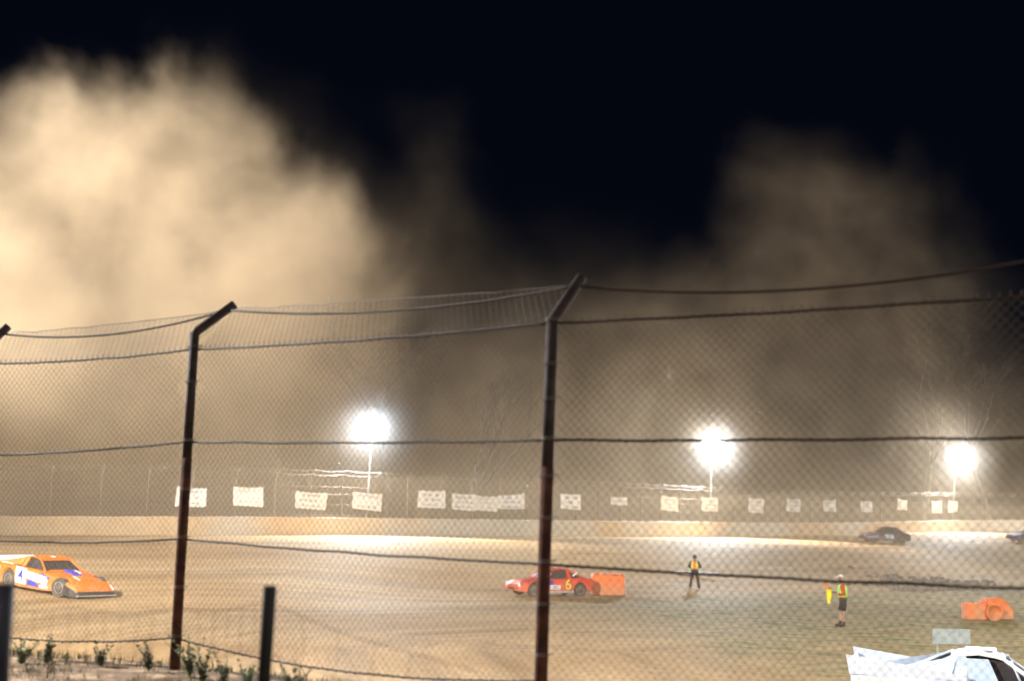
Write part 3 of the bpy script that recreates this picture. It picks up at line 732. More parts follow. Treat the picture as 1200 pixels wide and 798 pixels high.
    if p.get('quarter'):
        for s in (1, -1):
            k = MB(); y0 = s*hw*.95; k.hexa([(-2.47, y0-.02, .90), (-.55, y0-.02, .86), (-.55, y0+.02, .86), (-2.47, y0+.02, .90), (-2.52, y0-.03, 1.22), (-.55, y0-.02, .94), (-.55, y0+.01, .94), (-2.52, y0+.01, 1.22)]); k.build('quarter_panel', M['ice'], root)
    if p.get('nose'):
        x0, x1, z0, z1 = p['nose']; k = MB()
        rr = []
        for (x, wf, za, zb_) in ((x0, 1.01, z0, z1), ((x0+x1)/2, .98, z0-.03, z1-.07), (x1, .80, z0-.05, z1-.22)):
            w = hw*wf; rr.append([Vector(v) for v in ((x, -w, za), (x, -w, zb_), (x, w, zb_), (x, w, za))])
        k.loft(rr); no = k.build('front_bumper', M[p.get('nosem', 'blackp')], root)
        k = MB(); k.box((x1+.02, 0, z0+.02), (.1, W*.9, .03)); k.build('splitter', M['rim'], no)
    for (x, y, z, r) in p.get('lamps', []):
        k = MB(); k.lathe([(-.03, r*.2), (-.02, r), (.02, r), (.04, r*.5)], (0, 0, 0), 'y', 14); h = k.build('headlight', M['lampglass'], root); h.location = (x, y, z); h.rotation_euler = (0, 0, R(-90)); h.scale = (1.5, 1, 1)
    for (nm, mm, pts, s) in p.get('panels', []):   # side decals: polygon in x,z on side s
        k = MB(); y = s*(hw*p.get('py', 1.0)+.006); n = len(pts)
        k.add([(x, y, z) for x, z in pts]+[(x, y-s*.012, z) for x, z in pts], [tuple(range(n)), tuple(range(n, 2*n))]+[(q, (q+1) % n, n+(q+1) % n, n+q) for q in range(n)])
        k.build(nm, M[mm], root)
    for (txt, size, mm, x, z, s) in p.get('texts', []):
        y = s*(hw*p.get('py', 1.0)+.016)
        mtx = Matrix.Translation((x, y, z)) @ Matrix.Rotation(0 if s < 0 else math.pi, 4, 'Z') @ Matrix.Rotation(R(90), 4, 'X')
        text_mesh(txt, size, 'race_number', M[mm], root, mtx)
    for f in p.get('extra', []): f(root)
    return root
LM = [(-2.45, .92, .96, .97, .26), (-1.6, .93, .97, 1.0, .17), (-.9, .88, .94, 1.0, .16), (.0, .84, .90, 1.0, .16), (.75, .80, .86, 1.0, .16), (1.2, .74, .80, 1.0, .2), (1.8, .62, .68, .99, .24), (2.15, .50, .55, .95, .26), (2.42, .34, .38, .86, .24)]
late = dict(L=5.0, W=2.0, wr=.36, wheels=(1.55, -1.35), stations=LM, cabin=((.62, .84), (.05, 1.22), (-.75, 1.24), (-1.45, .96)), sail=True,
            spoiler=(-2.42, .93, .2), nose=(1.86, 2.50, .13, .47), turn=R(8), arch=1.2)
def hood_scoop(root):
    k = MB(); k.hexa([(1.5, -.2, .70), (1.5, .2, .70), (.8, .22, .82), (.8, -.22, .82), (1.35, -.16, .80), (1.35, .16, .80), (.85, .2, .92), (.85, -.2, .92)]); k.build('bonnet_scoop', M['blue'], root)
    k = MB(); k.box((1.75, -.35, .70), (.35, .1, .012), ry=.3); k.box((1.1, .2, .86), (.4, .12, .012), ry=.2); k.build('bonnet_decal', M['white'], root)
    k = MB(); k.tube([(-.1, -.1, 1.285), (-.1, .1, 1.285)], .03, 6); k.build('roof_light', M['white'], root)
oc = dict(late, body='orange', py=1.0, spoilm='white', roof='orange',
    panels=[('door_panel', 'white', [(-.92, .30), (-.30, .26), (-.25, .84), (-.88, .90)], -1),
            ('side_stripe', 'white', [(-.25, .50), (.90, .38), (.98, .66), (-.22, .76)], -1),
            ('side_stripe', 'blue', [(-.22, .28), (.55, .24), (.35, .38), (-.15, .50)], -1),
            ('side_stripe', 'blue', [(.35, .66), (1.0, .56), (1.02, .68), (.6, .76)], -1),
            ('side_stripe', 'white', [(.45, .24), (.98, .24), (1.0, .34), (.62, .37)], -1),
            ('side_stripe', 'white', [(-2.3, .45), (-1.85, .45), (-1.85, .8), (-2.3, .8)], -1),
            ('window_trim', 'white', [(-1.75, .94), (-1.1, .93), (-1.1, .97), (-1.7, .98)], -1)],
    texts=[('4', .62, 'blue', -.60, .56, -1)], extra=[hood_scoop])
g = P(60, 697, 43); zc = hz(-14.2, 43.0)
orange_loc = Vector((-14.45, 43.2, 0)); 
def ground_pose(root, x, y, rz):
    """rest the thing on the sloping ground"""
    h = lambda a, b: hz(x+math.cos(rz)*a-math.sin(rz)*b, y+math.sin(rz)*a+math.cos(rz)*b)
    f, bk, l_, r_ = h(1.3, 0), h(-1.3, 0), h(0, .8), h(0, -.8)
    root.location = (x, y, (f+bk+l_+r_)/4+.0)
    root.rotation_euler = (math.atan2(l_-r_, 1.6), -math.atan2(f-bk, 2.6), rz)
car = race_car('race_car', orange_loc, 0, 'orange late model race car with white and blue door stripes, turning at the left edge', 'race car', oc)
ground_pose(car, -17.05, 54.0, R(-34))
# bits: second car nose at the extreme left edge is the same car's tail
RD = [(-2.05, .72, .74, .86, .35), (-1.9, .86, .90, .95, .28), (-1.3, .90, .93, 1, .2), (-.3, .86, .90, 1, .2), (.55, .83, .88, 1, .2), (1.1, .76, .82, 1, .22), (1.7, .68, .73, .97, .24), (1.98, .52, .56, .88, .26), (2.08, .40, .42, .80, .28)]
def red_extra(root):
    k = MB(); k.tube([(-.25, .1, 1.28), (-.25, .1, 1.40)], .05, 8); k.build('roof_marker', M['paleblue'], root)
    k = MB(); k.hexa([(.62, -.72, .86), (.62, .72, .86), (.35, .66, .98), (.35, -.66, .98), (.66, -.72, .88), (.66, .72, .88), (.22, .60, 1.14), (.22, -.60, 1.14)]); k.build('windscreen', M['paleblue'], root)
    k = MB(); k.box((2.06, 0, .36), (.06, .7, .10)); k.build('grille', M['blackp'], root)
    k = MB(); k.box((-.9, .86, 1.08), (.30, .02, .07), ry=.6); k.build('window_trim', M['white'], root)
rc = dict(L=4.2, W=1.8, wr=.32, wheels=(1.25, -1.25), stations=RD, cabin=((.72, .86), (.15, 1.26), (-.75, 1.26), (-1.4, .92)), body='red', arch=1.25,
    lamps=[(2.0, .62, .56, .10), (2.0, -.62, .56, .10)],
    panels=[('door_panel', 'blue', [(.30, .58), (.68, .58), (.68, .78), (.30, .78)], 1), ('door_panel', 'white', [(-.1, .36), (.50, .36), (.50, .57), (-.1, .57)], 1),
            ('side_skirt', 'rim', [(-.85, .20), (.85, .20), (.85, .30), (-.85, .30)], 1)],
    texts=[('6', .72, 'yellow', -.52, .58, 1), ('28L', .2, 'ink_blue', .2, .465, 1)], extra=[red_extra])
car = race_car('race_car', (0, 0, 0), 0, 'red race car with a yellow 6 on its door, parked on the grass facing left', 'race car', rc)
ground_pose(car, 2.0, 69.5, R(180+28))
SD = [(-2.05, .75, .78, .88, .3), (-1.85, .88, .93, .97, .25), (-.9, .92, .96, 1, .2), (.5, .88, .93, 1, .2), (1.5, .78, .84, .98, .22), (2.0, .62, .68, .9, .25), (2.12, .45, .5, .82, .28)]
def pale_nose(m):
    def f(root):
        k = MB(); k.hexa([(1.15, -.80, .83), (1.15, .80, .83), (2.0, .72, .645), (2.0, -.72, .645), (1.15, -.80, .89), (1.15, .80, .89), (2.0, .72, .70), (2.0, -.72, .70)]); k.build('bonnet', M[m], root)
        k = MB(); k.box((2.1, 0, .45), (.06, 1.4, .16)); k.build('grille', M['blackp'], root)
    return f
pc = dict(L=4.2, W=1.8, wr=.32, wheels=(1.3, -1.25), stations=SD, cabin=((.75, .90), (.15, 1.36), (-.85, 1.36), (-1.6, .94)), body='purple', arch=1.18, extra=[pale_nose('lilac')],
    lamps=[(2.05, .6, .58, .09), (2.05, -.6, .58, .09)],
    panels=[('door_panel', 'paleblue', [(-.55, .42), (.25, .42), (.4, .78), (-.45, .80)], 1), ('side_stripe', 'lilac', [(.9, .45), (2.0, .45), (1.95, .58), (.9, .66)], 1)],
    texts=[('2', .45, 'ink', -.1, .60, 1)])
car = race_car('race_car', (0, 0, 0), 0, 'dark purple race car with a lilac front and pale blue door panel, far track', 'race car', pc)
q = P(1037, 637, 127); ground_pose(car, q.x, 127, R(180+6))
wc = dict(pc, body='blue', roof='white', extra=[pale_nose('white')], panels=[('door_panel', 'white', [(-.5, .45), (.2, .45), (.2, .82), (-.5, .82)], 1), ('side_stripe', 'red', [(.3, .5), (1.0, .5), (1.0, .72), (.3, .76)], 1)], texts=[('2', .3, 'ink_red', -.15, .63, 1)])
car = race_car('race_car', (0, 0, 0), 0, 'blue race car with white bonnet and roof, cut off by the right edge', 'race car', wc)
q = P(1206, 634, 140); ground_pose(car, q.x, 140, R(180+8))
# near pale car (bottom right)
def white_extra(root):
    k = MB(); k.box((.9, .4, .86), (.5, .3, .014), ry=.1); k.build('bonnet_decal', M['blue'], root)
    k = MB(); k.box((-.30, 0, 1.335), (.5, .5, .03)); k.build('roof_hatch', M['white'], root)
    for s in (1, -1):
        k = MB(); k.hexa([(-1.35, s*.87, .88), (-.05, s*.87, .86), (-.05, s*.89, .86), (-1.35, s*.89, .88), (-.80, s*.68, 1.22), (-.20, s*.68, 1.21), (-.20, s*.70, 1.21), (-.80, s*.70, 1.22)]); k.build('window_panel', M['paleblue'], root)
        k = MB(); k.tube([(.30, s*.80, .86), (.16, s*.68, 1.20)], .02, 6); k.build('roll_bar', M['ice'], root)
nc = dict(late, body='ice', py=1.0, spoilm='white', roof='white',
    panels=[('side_stripe', 'paleblue', [(-2.35, .52), (.9, .40), (.95, .50), (-2.35, .66)], 1), ('side_stripe', 'blue', [(-1.0, .56), (1.0, .46), (1.05, .60), (-.95, .68)], 1),
            ('side_stripe', 'paleblue', [(-2.35, .52), (.9, .40), (.95, .50), (-2.35, .66)], -1), ('side_stripe', 'blue', [(-.9, .74), (1.0, .66), (1.05, .72), (-.85, .80)], -1), ('side_stripe', 'white', [(-2.3, .68), (-1.0, .66), (-.9, .84), (-2.3, .86)], -1)],
    extra=[white_extra], quarter=True)
car = race_car('race_car', (0, 0, 0), 0, 'white and pale blue late model race car passing close by at the bottom right corner', 'race car', nc)
ground_pose(car, 8.5, 25.0, R(-17))

# ------------------------------------------------------------------ orange infield barriers
def at_ground(px, D):
    q = P(px, 700, D); return (q.x, D, hz(q.x, D))
x, y, z = at_ground(713, 71)
r_ = empty('orange_barrier', (x, y, z), R(4), 'orange block barrier standing on the grass right behind the red car', 'barrier', 'orange barriers on the infield')
k = MB(); k.hexa([(-.85, -.45, .02), (.75, -.45, .02), (.95, .45, .02), (-.85, .45, .02), (-.82, -.40, 1.02), (.72, -.40, 1.0), (.86, .40, 1.04), (-.82, .40, 1.04)]); k.build('block', M['barrier'], r_, .04)
for q in range(5):
    k = MB(); k.box((-.62+.31*q, 0, 1.05), (.12, .7, .06)); k.build('rib', M['barrier'], r_, .01)
x, y, z = at_ground(1154, 57)
r_ = empty('orange_barrier', (x, y, z), R(3), 'orange box and sloping cover with a round arch, on the grass at right', 'barrier', 'orange barriers on the infield')
k = MB(); k.hexa([(-.92, -.5, .02), (-.12, -.5, .02), (-.12, .1, .02), (-.92, .1, .02), (-.92, -.48, .64), (-.12, -.48, .62), (-.12, .1, .64), (-.92, .1, .66)]); k.build('block', M['barrier'], r_, .02)
for q in range(4):
    k = MB(); k.box((-.84+.21*q, -.4, .67), (.07, .08, .06)); k.build('rib', M['barrier'], r_, .01)
k = MB(); pr = [(-.15, .05), (-.15, .52), (.05, .84), (.68, .84), (.96, .42), (.98, .05)]
k.loft([[Vector((a, -.42+.3*(b > .6), b)) for a, b in pr], [Vector((a, .5, b)) for a, b in pr]]); cov = k.build('cover', M['barrier'], r_, .02)
k = MB(); k.lathe([(-.52, .27), (-.60, .26), (-.62, .34), (-.52, .35), (-.40, .33)], (.16, 0, .31), 'y', 24); k.build('wheel_arch', M['barrier'], cov)
k = MB(); k.lathe([(-.40, .20), (-.50, .20), (-.51, .13), (-.48, .10), (-.40, .10)], (.16, 0, .27), 'y', 20); k.build('tyre', M['tyre'], r_)
# white pipe on the ground behind the marshal
x, y, z = at_ground(812, 86)
r_ = MB(); r_.tube([(-2.2, 0, .12), (-.8, .02, .14), (.6, 0, .13), (1.5, -.03, .12)], [.05, .09, .09, .05], 10); o = r_.build('white_pipe', M['whitepipe']); o.location = (x, y, z)
tag(o, 'long low white pipe lying on the edge of the grass behind the orange vested marshal', 'pipe')
# pale board
x, y, z = at_ground(1114, 33)
r_ = empty('sign_board', (x, y, z), R(5), 'pale grey blank board on two short legs behind the near white car', 'board')
k = MB(); k.box((0, 0, .98), (.88, .03, .34)); k.build('panel', M['greyboard'], r_)
for s in (-1, 1):
    k = MB(); k.box((s*.32, .035, .5), (.04, .04, 1.1)); k.build('leg', M['rim'], r_)
# grey clods
k = MB(); rnd = random.Random(9)
for _ in range(420):
    D = rnd.uniform(84, 100); px = rnd.gauss(1085, 34)
    qx = (px-600)/FPX*D; s_ = abs(rnd.gauss(.12, .09))+.05; zz = hz(qx, D) if _ % 6 == 0 else zz
    if _ % 6 == 0: bx, by = qx, D
    cx, cy = bx+rnd.uniform(-1.2, 1.2), by+rnd.uniform(-1, 1)
    vs = [Vector((math.cos(a)*s_*rnd.uniform(.7, 1.2)+cx, math.sin(a)*s_*rnd.uniform(.7, 1.2)+cy, zz+e)) for e in (-.05, s_*.7) for a in (0, 1.2, 2.5, 3.8, 5.0)]
    k.loft([vs[:5], [v.lerp(Vector((cx, cy, zz+s_*.8)), .4) for v in vs[5:]]])
tag(k.build('rubble', M['clod']), 'heap of grey earth clods beyond the lime vested marshal', 'rubble', kind='stuff')

# ------------------------------------------------------------------ people
def skin_mesh(verts, edges, radii, root_i, sub=1):
    me = bpy.data.meshes.new('skin'); me.from_pydata(verts, edges, []); o = bpy.data.objects.new('skin', me); C.objects.link(o)
    md = o.modifiers.new('s', 'SKIN'); md.use_smooth_shade = True
    sv = me.skin_vertices[0].data
    for i, r in enumerate(radii): sv[i].radius = (r, r) if not isinstance(r, tuple) else r
    sv[root_i].use_root = True
    if sub: s2 = o.modifiers.new('u', 'SUBSURF'); s2.levels = sub; s2.render_levels = sub
    m = evaluated(o); bpy.data.objects.remove(o, do_unlink=True); return m
def join_into(me, mb):
    """append MB geometry to a mesh"""
    bm = bmesh.new(); bm.from_mesh(me); base = len(bm.verts)
    vs = [bm.verts.new(v) for v in mb.v]
    for f in mb.f:
        try: q = bm.faces.new([vs[i] for i in f]); q.smooth = True
        except ValueError: pass
    bm.to_mesh(me); bm.free()
def make_person(loc, rz, label, J, cloth, hair, cap=False, scale=1.0):
    root = empty('person', loc, rz, label, 'person'); root.scale = (scale,)*3
    names = list(J.keys()); idx = {n: i for i, n in enumerate(names)}
    rad = dict(pelvis=(.13, .11), waist=(.12, .10), chest=(.155, .115), neck0=.06, neck=.055, head0=.075, head1=.098, head2=.085,
               shL=.065, elL=.045, wrL=.03, paL=(.04, .022), shR=.065, elR=.045, wrR=.03, paR=(.04, .022), hipL=.095, knL=.062, anL=.042, heL=.042, toL=.035, hipR=.095, knR=.062, anR=.042, heR=.042, toR=.035)
    ed = [('pelvis', 'waist'), ('waist', 'chest'), ('chest', 'neck0'), ('neck0', 'neck'), ('neck', 'head0'), ('head0', 'head1'), ('head1', 'head2')]
    for s in 'LR': ed += [('chest', 'sh'+s), ('sh'+s, 'el'+s), ('el'+s, 'wr'+s), ('wr'+s, 'pa'+s), ('pelvis', 'hip'+s), ('hip'+s, 'kn'+s), ('kn'+s, 'an'+s), ('an'+s, 'to'+s)]
    names = [n for n in names if not n.startswith('he') or n.startswith('head')]
    idx = {n: i for i, n in enumerate(names)}
    me = skin_mesh([J[n] for n in names], [(idx[a], idx[b]) for a, b in ed], [rad[n] for n in names], idx['pelvis'], 1)
    f = MB()
    for s in 'LR':   # fingers and thumb
        pa = Vector(J['pa'+s]); wr = Vector(J['wr'+s]); d = (pa-wr).normalized(); side = d.cross(Vector((0, 0, 1)) if abs(d.z) < .9 else Vector((0, 1, 0))).normalized(); nrm = side.cross(d)
        for q, ln in enumerate((.062, .075, .07, .055)):
            b_ = pa+side*(-.033+.022*q)-d*.01; m1 = b_+d*ln*.6+nrm*.004; t1 = m1+d*ln*.35-nrm*.025
            f.tube([b_, m1, t1, t1-nrm*.018-d*.004], [.010, .009, .008, .006], 6)
        b_ = wr.lerp(pa, .5)+side*-.03; f.tube([b_, b_-side*.03+d*.03, b_-side*.032+d*.062-nrm*.01], [.012, .010, .007], 6)
    # face: nose, ears
    h1 = Vector(J['head1']); fd = Vector((1, 0, 0))
    f.tube([h1+Vector((.088, 0, .02)), h1+Vector((.115, 0, -.02)), h1+Vector((.095, 0, -.03))], [.010, .016, .012], 6)
    for s in (1, -1): f.tube([h1+Vector((0, s*.088, .025)), h1+Vector((-.012, s*.104, .0)), h1+Vector((0, s*.09, -.03))], [.012, .014, .008], 6)
    join_into(me, f)
    me.materials.clear(); me.materials.append(M['skin'])
    body = bpy.data.objects.new('body', me); C.objects.link(body); body.parent = root
    e = MB()
    for s in (1, -1): e.lathe([(-.008, .002), (0, .010), (.008, .002)], h1+Vector((.094, s*.034, .018)), 'z', 8)
    e.build('eyes', M['blackp'], root)
    e = MB(); e.tube([h1+Vector((.094, -.025, -.058)), h1+Vector((.100, 0, -.060)), h1+Vector((.094, .025, -.058))], .006, 5); e.build('mouth', M['ink_red'], root)
    # hair / cap
    k = MB(); hr = []
    for (zz, rx, ry, ox) in ((-.06, .085, .09, -.03), (0, .10, .104, -.018), (.06, .108, .108, -.008), (.105, .09, .09, -.004), (.135, .05, .05, 0), (.142, .01, .01, 0)):
        if cap and zz < .02: continue
        hr.append([h1+Vector((rx*math.cos(a)+ox, ry*math.sin(a), zz-(.0 if cap else .0))) for a in [q*math.pi/8 for q in range(16)]])
    k.loft(hr, 0, True, True); k.build('cap' if cap else 'hair', M['cap' if cap else 'hair'], root)
    if cap:
        k = MB(); k.hexa([h1+Vector(v) for v in ((.07, -.07, .055), (.07, .07, .055), (.19, .045, .035), (.19, -.045, .035), (.07, -.07, .07), (.07, .07, .07), (.19, .045, .045), (.19, -.045, .045))]); k.build('cap_peak', M['cap'], root)
    # clothes: loose tubes around the bones
    def limb(mbx, chain, rs, n=12): mbx.tube([Vector(J[c]) if isinstance(c, str) else Vector(c) for c in chain], rs, n)
    for (nm, mm, chains, torso) in cloth:
        k = MB()
        for ch, rs in chains: limb(k, ch, rs)
        if torso:
            rr = []
            for (t, rx, ry) in torso:   # t: z height
                pel, che = Vector(J['pelvis']), Vector(J['chest']); 
                if t <= che.z: c = pel.lerp(che, (t-pel.z)/(che.z-pel.z))
                else: c = Vector((che.x, che.y, t))
                rr.append([Vector((c.x+rx*math.cos(a)*(.9 if abs(math.sin(a)) > .7 else 1), c.y+ry*math.sin(a), t)) for a in [q*math.pi/10 for q in range(20)]])
            k.loft(rr, 0, True, True)
        k.build(nm, M[mm], root)
    return root
# person facing +X in own frame
JA = dict(pelvis=(0, 0, .95), waist=(0, 0, 1.08), chest=(0, 0, 1.30), neck0=(0, 0, 1.46), neck=(.01, 0, 1.50), head0=(.02, 0, 1.57), head1=(.025, 0, 1.65), head2=(.02, 0, 1.72),
  shL=(0, .19, 1.40), elL=(-.03, .30, 1.16), wrL=(.16, .18, 1.06), paL=(.24, .12, 1.06), shR=(0, -.19, 1.40), elR=(-.04, -.32, 1.15), wrR=(.16, -.18, 1.08), paR=(.24, -.12, 1.08),
  hipL=(0, .10, .90), knL=(.02, .17, .50), anL=(0, .22, .09), heL=(-.05, .22, .05), toL=(.16, .25, .04), hipR=(0, -.10, .90), knR=(.02, -.17, .50), anR=(0, -.23, .09), heR=(-.05, -.23, .05), toR=(.16, -.26, .04))
clA = [('trousers', 'dark_cloth', [(('pelvis', 'hipL', 'knL', 'anL'), [.12, .115, .088, .075]), (('pelvis', 'hipR', 'knR', 'anR'), [.12, .115, .088, .075])], [(.86, .13, .17), (1.0, .135, .17), (1.08, .12, .155)]),
       ('shirt', 'dark_cloth', [(('chest', 'shL', 'elL', 'wrL'), [.08, .078, .062, .045]), (('chest', 'shR', 'elR', 'wrR'), [.08, .078, .062, .045])], [(1.0, .125, .165), (1.2, .135, .175), (1.38, .12, .19), (1.46, .07, .09)]),
       ('vest', 'hi_yellow', [], [(1.02, .150, .185), (1.12, .148, .180), (1.25, .152, .192), (1.36, .145, .20), (1.44, .10, .16)]),
       ('boots', 'boot', [(('anL', 'toL'), [.06, .045]), (('anR', 'toR'), [.06, .045])], None)]
x, y, z = at_ground(814, 79.5)
pA = make_person((x, y, z), R(80), 'person seen from behind with legs apart, in an orange and yellow vest', JA, clA, 'hair', scale=1.03)
for s in (-1, 1):
    k = MB(); k.hexa([(s*.150, -.085, 1.03), (s*.150, .085, 1.03), (s*.167, .085, 1.03), (s*.167, -.085, 1.03), (s*.135, -.085, 1.43), (s*.135, .085, 1.43), (s*.158, .085, 1.43), (s*.158, -.085, 1.43)]); k.build('vest_panel', M['hi_orange'], pA)
JB = dict(pelvis=(0, 0, .95), waist=(.01, 0, 1.08), chest=(.02, 0, 1.30), neck0=(.02, 0, 1.46), neck=(.04, 0, 1.50), head0=(.06, 0, 1.57), head1=(.07, 0, 1.65), head2=(.06, 0, 1.72),
  shL=(.02, .19, 1.40), elL=(-.02, .26, 1.13), wrL=(.22, .20, 1.12), paL=(.30, .17, 1.15), shR=(.02, -.19, 1.40), elR=(0, -.25, 1.14), wrR=(.24, -.16, 1.16), paR=(.32, -.12, 1.18),
  hipL=(0, .10, .90), knL=(.02, .11, .50), anL=(-.02, .12, .09), heL=(-.06, .12, .05), toL=(.15, .14, .04), hipR=(0, -.10, .90), knR=(.08, -.11, .50), anR=(.10, -.12, .09), heR=(.05, -.12, .05), toR=(.27, -.13, .04))
clB = [('shorts', 'dark_cloth', [(('pelvis', 'hipL', (.015, .11, .56)), [.12, .12, .105]), (('pelvis', 'hipR', (.07, -.11, .56)), [.12, .12, .105])], [(.86, .135, .17), (1.0, .135, .17), (1.06, .12, .155)]),
       ('shirt', 'red_cloth', [(('chest', 'shL', 'elL', (.14, .22, 1.12)), [.085, .085, .072, .055]), (('chest', 'shR', 'elR', (.15, -.19, 1.155)), [.085, .085, .072, .055])], [(.97, .14, .172), (1.2, .145, .178), (1.38, .12, .19), (1.47, .07, .09)]),
       ('vest', 'lime', [], [(1.02, .165, .192), (1.12, .160, .188), (1.25, .162, .198), (1.36, .150, .202), (1.45, .11, .165)]),
       ('boots', 'boot', [((Vector((-.02, .12, .20)), 'anL', 'toL'), [.055, .062, .048]), ((Vector((.095, -.12, .20)), 'anR', 'toR'), [.055, .062, .048])], None)]
x, y, z = at_ground(988, 51)
pB = make_person((x, y, z), R(180-12), 'person in a lime vest, red shirt, shorts and white cap, holding two flags', JB, clB, 'hair', cap=True, scale=1.02)
k = MB(); k.box((.18, .0, 1.16), (.03, .28, .10)); k.build('reflective_tape', M['silver'], pB)
# flags in the hands
Mb = Matrix.Translation((x, y, z)) @ Matrix.Rotation(R(180-12), 4, 'Z') @ Matrix.Scale(1.02, 4)
def flag(hand, tipv, cloth, mm, label):
    a = Mb @ Vector(hand); t_ = Mb @ Vector(tipv); root = empty('signal_flag', a, 0, label, 'flag'); a0_ = Vector((0, 0, 0)); d = t_-a
    k = MB(); k.tube([a0_-d*.15, d], .010, 6); k.build('stick', M['wood'], root)
    k = MB(); rr = []
    for q in range(9):
        u = q/8; c = d*(.25+.75*u) if cloth == 'along' else d
        if cloth == 'along': w = .05+.05*math.sin(u*3.1); off_ = Vector((0, .03*math.sin(u*6), -.05-.03*math.sin(u*4)))
        else: c = d+Vector((-.03*u, .02*math.sin(u*5), -.50*u)); w = .085+.03*math.sin(u*4+1); off_ = Vector((0, 0, .03))
        if cloth == 'along': ring = [c+off_+Vector((0, w*.5*math.cos(g_), w*math.sin(g_))) for g_ in [h*math.pi/4 for h in range(8)]]
        else: ring = [c+off_+Vector((w*math.cos(g_)*(1+.2*math.sin(3*g_)), w*.5*math.sin(g_), 0)) for g_ in [h*math.pi/4 for h in range(8)]]
        rr.append(ring)
    k.loft(rr, 0, True, True); k.build('cloth', M[mm], root)
flag((.32, -.12, 1.18), (.62, -.05, 1.52), 'along', 'flag_orange', 'rolled orange flag pointing up in the lime vested person\'s hand')
flag((.30, .17, 1.15), (.46, .14, 1.24), 'down', 'flag_yellow', 'yellow flag hanging down from the lime vested person\'s hand')

# ------------------------------------------------------------------ dust, haze and lamp glare
def volume_mat(name):
    m = bpy.data.materials.new(name); m.use_nodes = True; n = m.node_tree.nodes; n.clear(); return m, n, m.node_tree.links
m, n, l = volume_mat('dust_volume'); out = n.new('ShaderNodeOutputMaterial')
tc = n.new('ShaderNodeTexCoord'); pos = tc.outputs['Object']
def mth(op, a, b=None, c=None, clamp=False):
    q = n.new('ShaderNodeMath'); q.operation = op; q.use_clamp = clamp
    for i, v in enumerate((a, b, c)):
        if v is None: continue
        if isinstance(v, (int, float)): q.inputs[i].default_value = v
        else: l.new(v, q.inputs[i])
    return q.outputs[0]
sx = n.new('ShaderNodeSeparateXYZ'); l.new(pos, sx.inputs[0]); PX, PY, PZ = sx.outputs
def blob(c, r, amp):
    a = n.new('ShaderNodeVectorMath'); a.operation = 'SUBTRACT'; l.new(pos, a.inputs[0]); a.inputs[1].default_value = c
    b = n.new('ShaderNodeVectorMath'); b.operation = 'DIVIDE'; l.new(a.outputs[0], b.inputs[0]); b.inputs[1].default_value = r
    d = n.new('ShaderNodeVectorMath'); d.operation = 'LENGTH'; l.new(b.outputs[0], d.inputs[0])
    return mth('MULTIPLY', mth('MULTIPLY_ADD', d.outputs['Value'], -1.0, 1.0), amp)   # 1 at centre, 0 at surface, negative outside
nz = n.new('ShaderNodeTexNoise'); nz.inputs['Scale'].default_value = .062; nz.inputs['Detail'].default_value = 6; nz.inputs['Roughness'].default_value = .62; nz.inputs['Distortion'].default_value = .35
l.new(pos, nz.inputs['Vector'])
nlow = n.new('ShaderNodeTexNoise'); nlow.inputs['Scale'].default_value = .035; nlow.inputs['Detail'].default_value = 1
l.new(pos, nlow.inputs['Vector'])
nzc = mth('SUBTRACT', nz.outputs['Fac'], .5)
def px2(px, py, D=122): q = P(px, py, D); return (q.x, q.y, q.z)
def shape(blobs, nk, soft):
    cur = None
    for c, r, a in blobs:
        b = blob(c, r, a)
        if cur is None: cur = b
        else:
            q = n.new('ShaderNodeMath'); q.operation = 'SMOOTH_MAX'; q.inputs[2].default_value = .15; l.new(cur, q.inputs[0]); l.new(b, q.inputs[1]); cur = q.outputs[0]
    v = mth('MULTIPLY_ADD', nzc, nk, cur)
    q = n.new('ShaderNodeMapRange'); q.interpolation_type = 'SMOOTHSTEP'; q.inputs['From Min'].default_value = 0; q.inputs['From Max'].default_value = soft; l.new(v, q.inputs['Value'])
    return q.outputs['Result']
lc = shape([(px2(170, 365), (21, 16, 21), 1), (px2(100, 200), (9, 11, 8.5), 1), (px2(250, 222), (12, 11, 9.5), 1), (px2(-60, 400), (22, 18, 20), 1), (px2(345, 300), (9.5, 12, 12), 1), (px2(365, 430), (11, 14, 14), 1)], 1.55, .55)
halo = shape([(px2(400, 370), (17, 14, 16), 1), (px2(230, 250), (26, 14, 15), .8), (px2(540, 470), (17, 14, 14), 1)], 1.3, 1.0)
rp = shape([(px2(990, 350, 145), (20, 18, 19), 1), (px2(1190, 380, 150), (24, 20, 23), 1.25), (px2(800, 460, 140), (18, 16, 14), 1), (px2(1010, 250, 145), (15, 14, 11), 1), (px2(660, 460, 132), (16, 14, 13), .9)], 1.7, 1.1)
# ground layer
lay = n.new('ShaderNodeMapRange'); lay.interpolation_type = 'SMOOTHSTEP'; lay.inputs['From Min'].default_value = 32; lay.inputs['From Max'].default_value = 2; l.new(mth('MULTIPLY_ADD', nzc, 22.0, PZ), lay.inputs['Value'])
dens = mth('MULTIPLY', lc, mth('MULTIPLY_ADD', nz.outputs['Fac'], .30, -.085))
dens = mth('MAXIMUM', dens, 0.0)
dens = mth('MULTIPLY_ADD', halo, .010, dens)
dens = mth('MULTIPLY_ADD', rp, .026, dens)
dens = mth('MULTIPLY_ADD', mth('MULTIPLY', lay.outputs['Result'], mth('MULTIPLY_ADD', nlow.outputs['Fac'], 1.6, -.25, clamp=True)), .0155, dens)
nf = n.new('ShaderNodeTexNoise'); nf.inputs['Scale'].default_value = .22; nf.inputs['Detail'].default_value = 4; nf.inputs['Roughness'].default_value = .6; l.new(pos, nf.inputs['Vector'])
dens = mth('MULTIPLY', dens, mth('MULTIPLY_ADD', nf.outputs['Fac'], 3.6, -.8, clamp=False)); dens = mth('MAXIMUM', dens, 0.0)
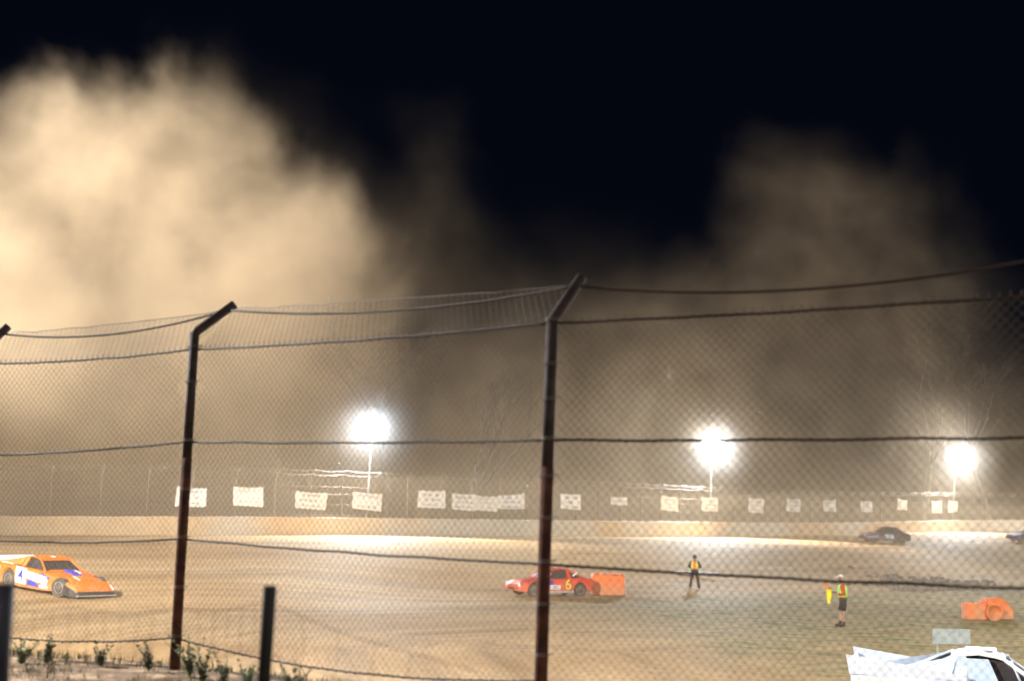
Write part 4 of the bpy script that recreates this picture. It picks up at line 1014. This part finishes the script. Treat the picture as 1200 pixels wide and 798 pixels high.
bw = mth('SUBTRACT', PY, mth('MULTIPLY_ADD', PX, .95, 110.0)); q_ = n.new('ShaderNodeMapRange'); q_.interpolation_type = 'SMOOTHSTEP'; q_.inputs['From Min'].default_value = -4; q_.inputs['From Max'].default_value = 7; l.new(bw, q_.inputs['Value'])
dens = mth('MULTIPLY', dens, q_.outputs['Result'])
pv = n.new('ShaderNodeVolumePrincipled'); pv.inputs['Color'].default_value = (.94, .765, .56, 1); pv.inputs['Anisotropy'].default_value = .15; l.new(dens, pv.inputs['Density'])
l.new(pv.outputs['Volume'], out.inputs['Volume'])
bx = MB(); foot = [(-95, 72), (-34, 74), (-2, 105), (66, 169), (115, 181), (115, 190), (-95, 190)]
bx.loft([[Vector((x_, y_, -.5)) for x_, y_ in foot], [Vector((x_, y_, 64)) for x_, y_ in foot]])
o = bx.build('dust_cloud', m); tag(o, 'billowing golden dust cloud hanging over the far turn', 'dust', kind='stuff')
m, n, l = volume_mat('lamp_glare_volume'); out = n.new('ShaderNodeOutputMaterial')  # added bluish white volume, stands in for lens glare round each lamp
tc = n.new('ShaderNodeTexCoord'); pos = tc.outputs['Object']
g_ = mth('MAXIMUM', blob((0, 0, 0), (6.8, 6.8, 6.8), 1), 0.0); g_ = mth('MULTIPLY', mth('POWER', g_, 2.6), .013)
pv = n.new('ShaderNodeVolumePrincipled'); pv.inputs['Color'].default_value = (.80, .90, 1, 1); l.new(g_, pv.inputs['Density']); l.new(pv.outputs['Volume'], out.inputs['Volume'])
for (px_, py_, _a, _b, D_, _l), nm_ in zip(LAMPS, ('leftmost', 'middle', 'rightmost')):
    q_ = P(px_, py_, D_); g = MB(); g.lathe([(7*-math.cos(math.pi*t_/12), max(.01, 7*math.sin(math.pi*t_/12))) for t_ in range(13)], (0, 0, 0), 'z', 20)
    o = g.build('lamp_glare', m); o.location = (q_.x, D_-1.0, q_.z); tag(o, 'bright white dust glowing round the %s floodlight' % nm_, 'dust', kind='stuff')

m, n, l = volume_mat('low_dust_air')
out = n.new('ShaderNodeOutputMaterial'); pv = n.new('ShaderNodeVolumePrincipled'); pv.inputs['Color'].default_value = (.94, .76, .54, 1); pv.inputs['Density'].default_value = .0022
l.new(pv.outputs['Volume'], out.inputs['Volume'])
hb = MB(); hb.box((20, 105, 2.5), (260, 150, 8)); o = hb.build('low_dust', m); tag(o, 'thin dust drifting low over the track', 'dust', kind='stuff')

# ------------------------------------------------------------------ world
w = bpy.data.worlds.new('World'); S.world = w; w.use_nodes = True; wn = w.node_tree.nodes; wl = w.node_tree.links
bg = wn['Background']; bg.inputs['Color'].default_value = (.15, .28, .8, 1); bg.inputs['Strength'].default_value = .0045

S.render.engine = 'CYCLES'; cy = S.cycles
cy.use_denoising = True; cy.denoiser = 'OPENIMAGEDENOISE'
cy.max_bounces = 5; cy.diffuse_bounces = 2; cy.glossy_bounces = 2; cy.transmission_bounces = 2; cy.volume_bounces = 1; cy.transparent_max_bounces = 8
cy.adaptive_threshold = 0.02; cy.volume_step_rate = 1.3; cy.volume_max_steps = 200
cy.sample_clamp_indirect = 4; cy.caustics_reflective = False; cy.caustics_refractive = False
S.view_settings.view_transform = 'Standard'; S.view_settings.look = 'None'; S.view_settings.exposure = 0.45; S.view_settings.gamma = 1
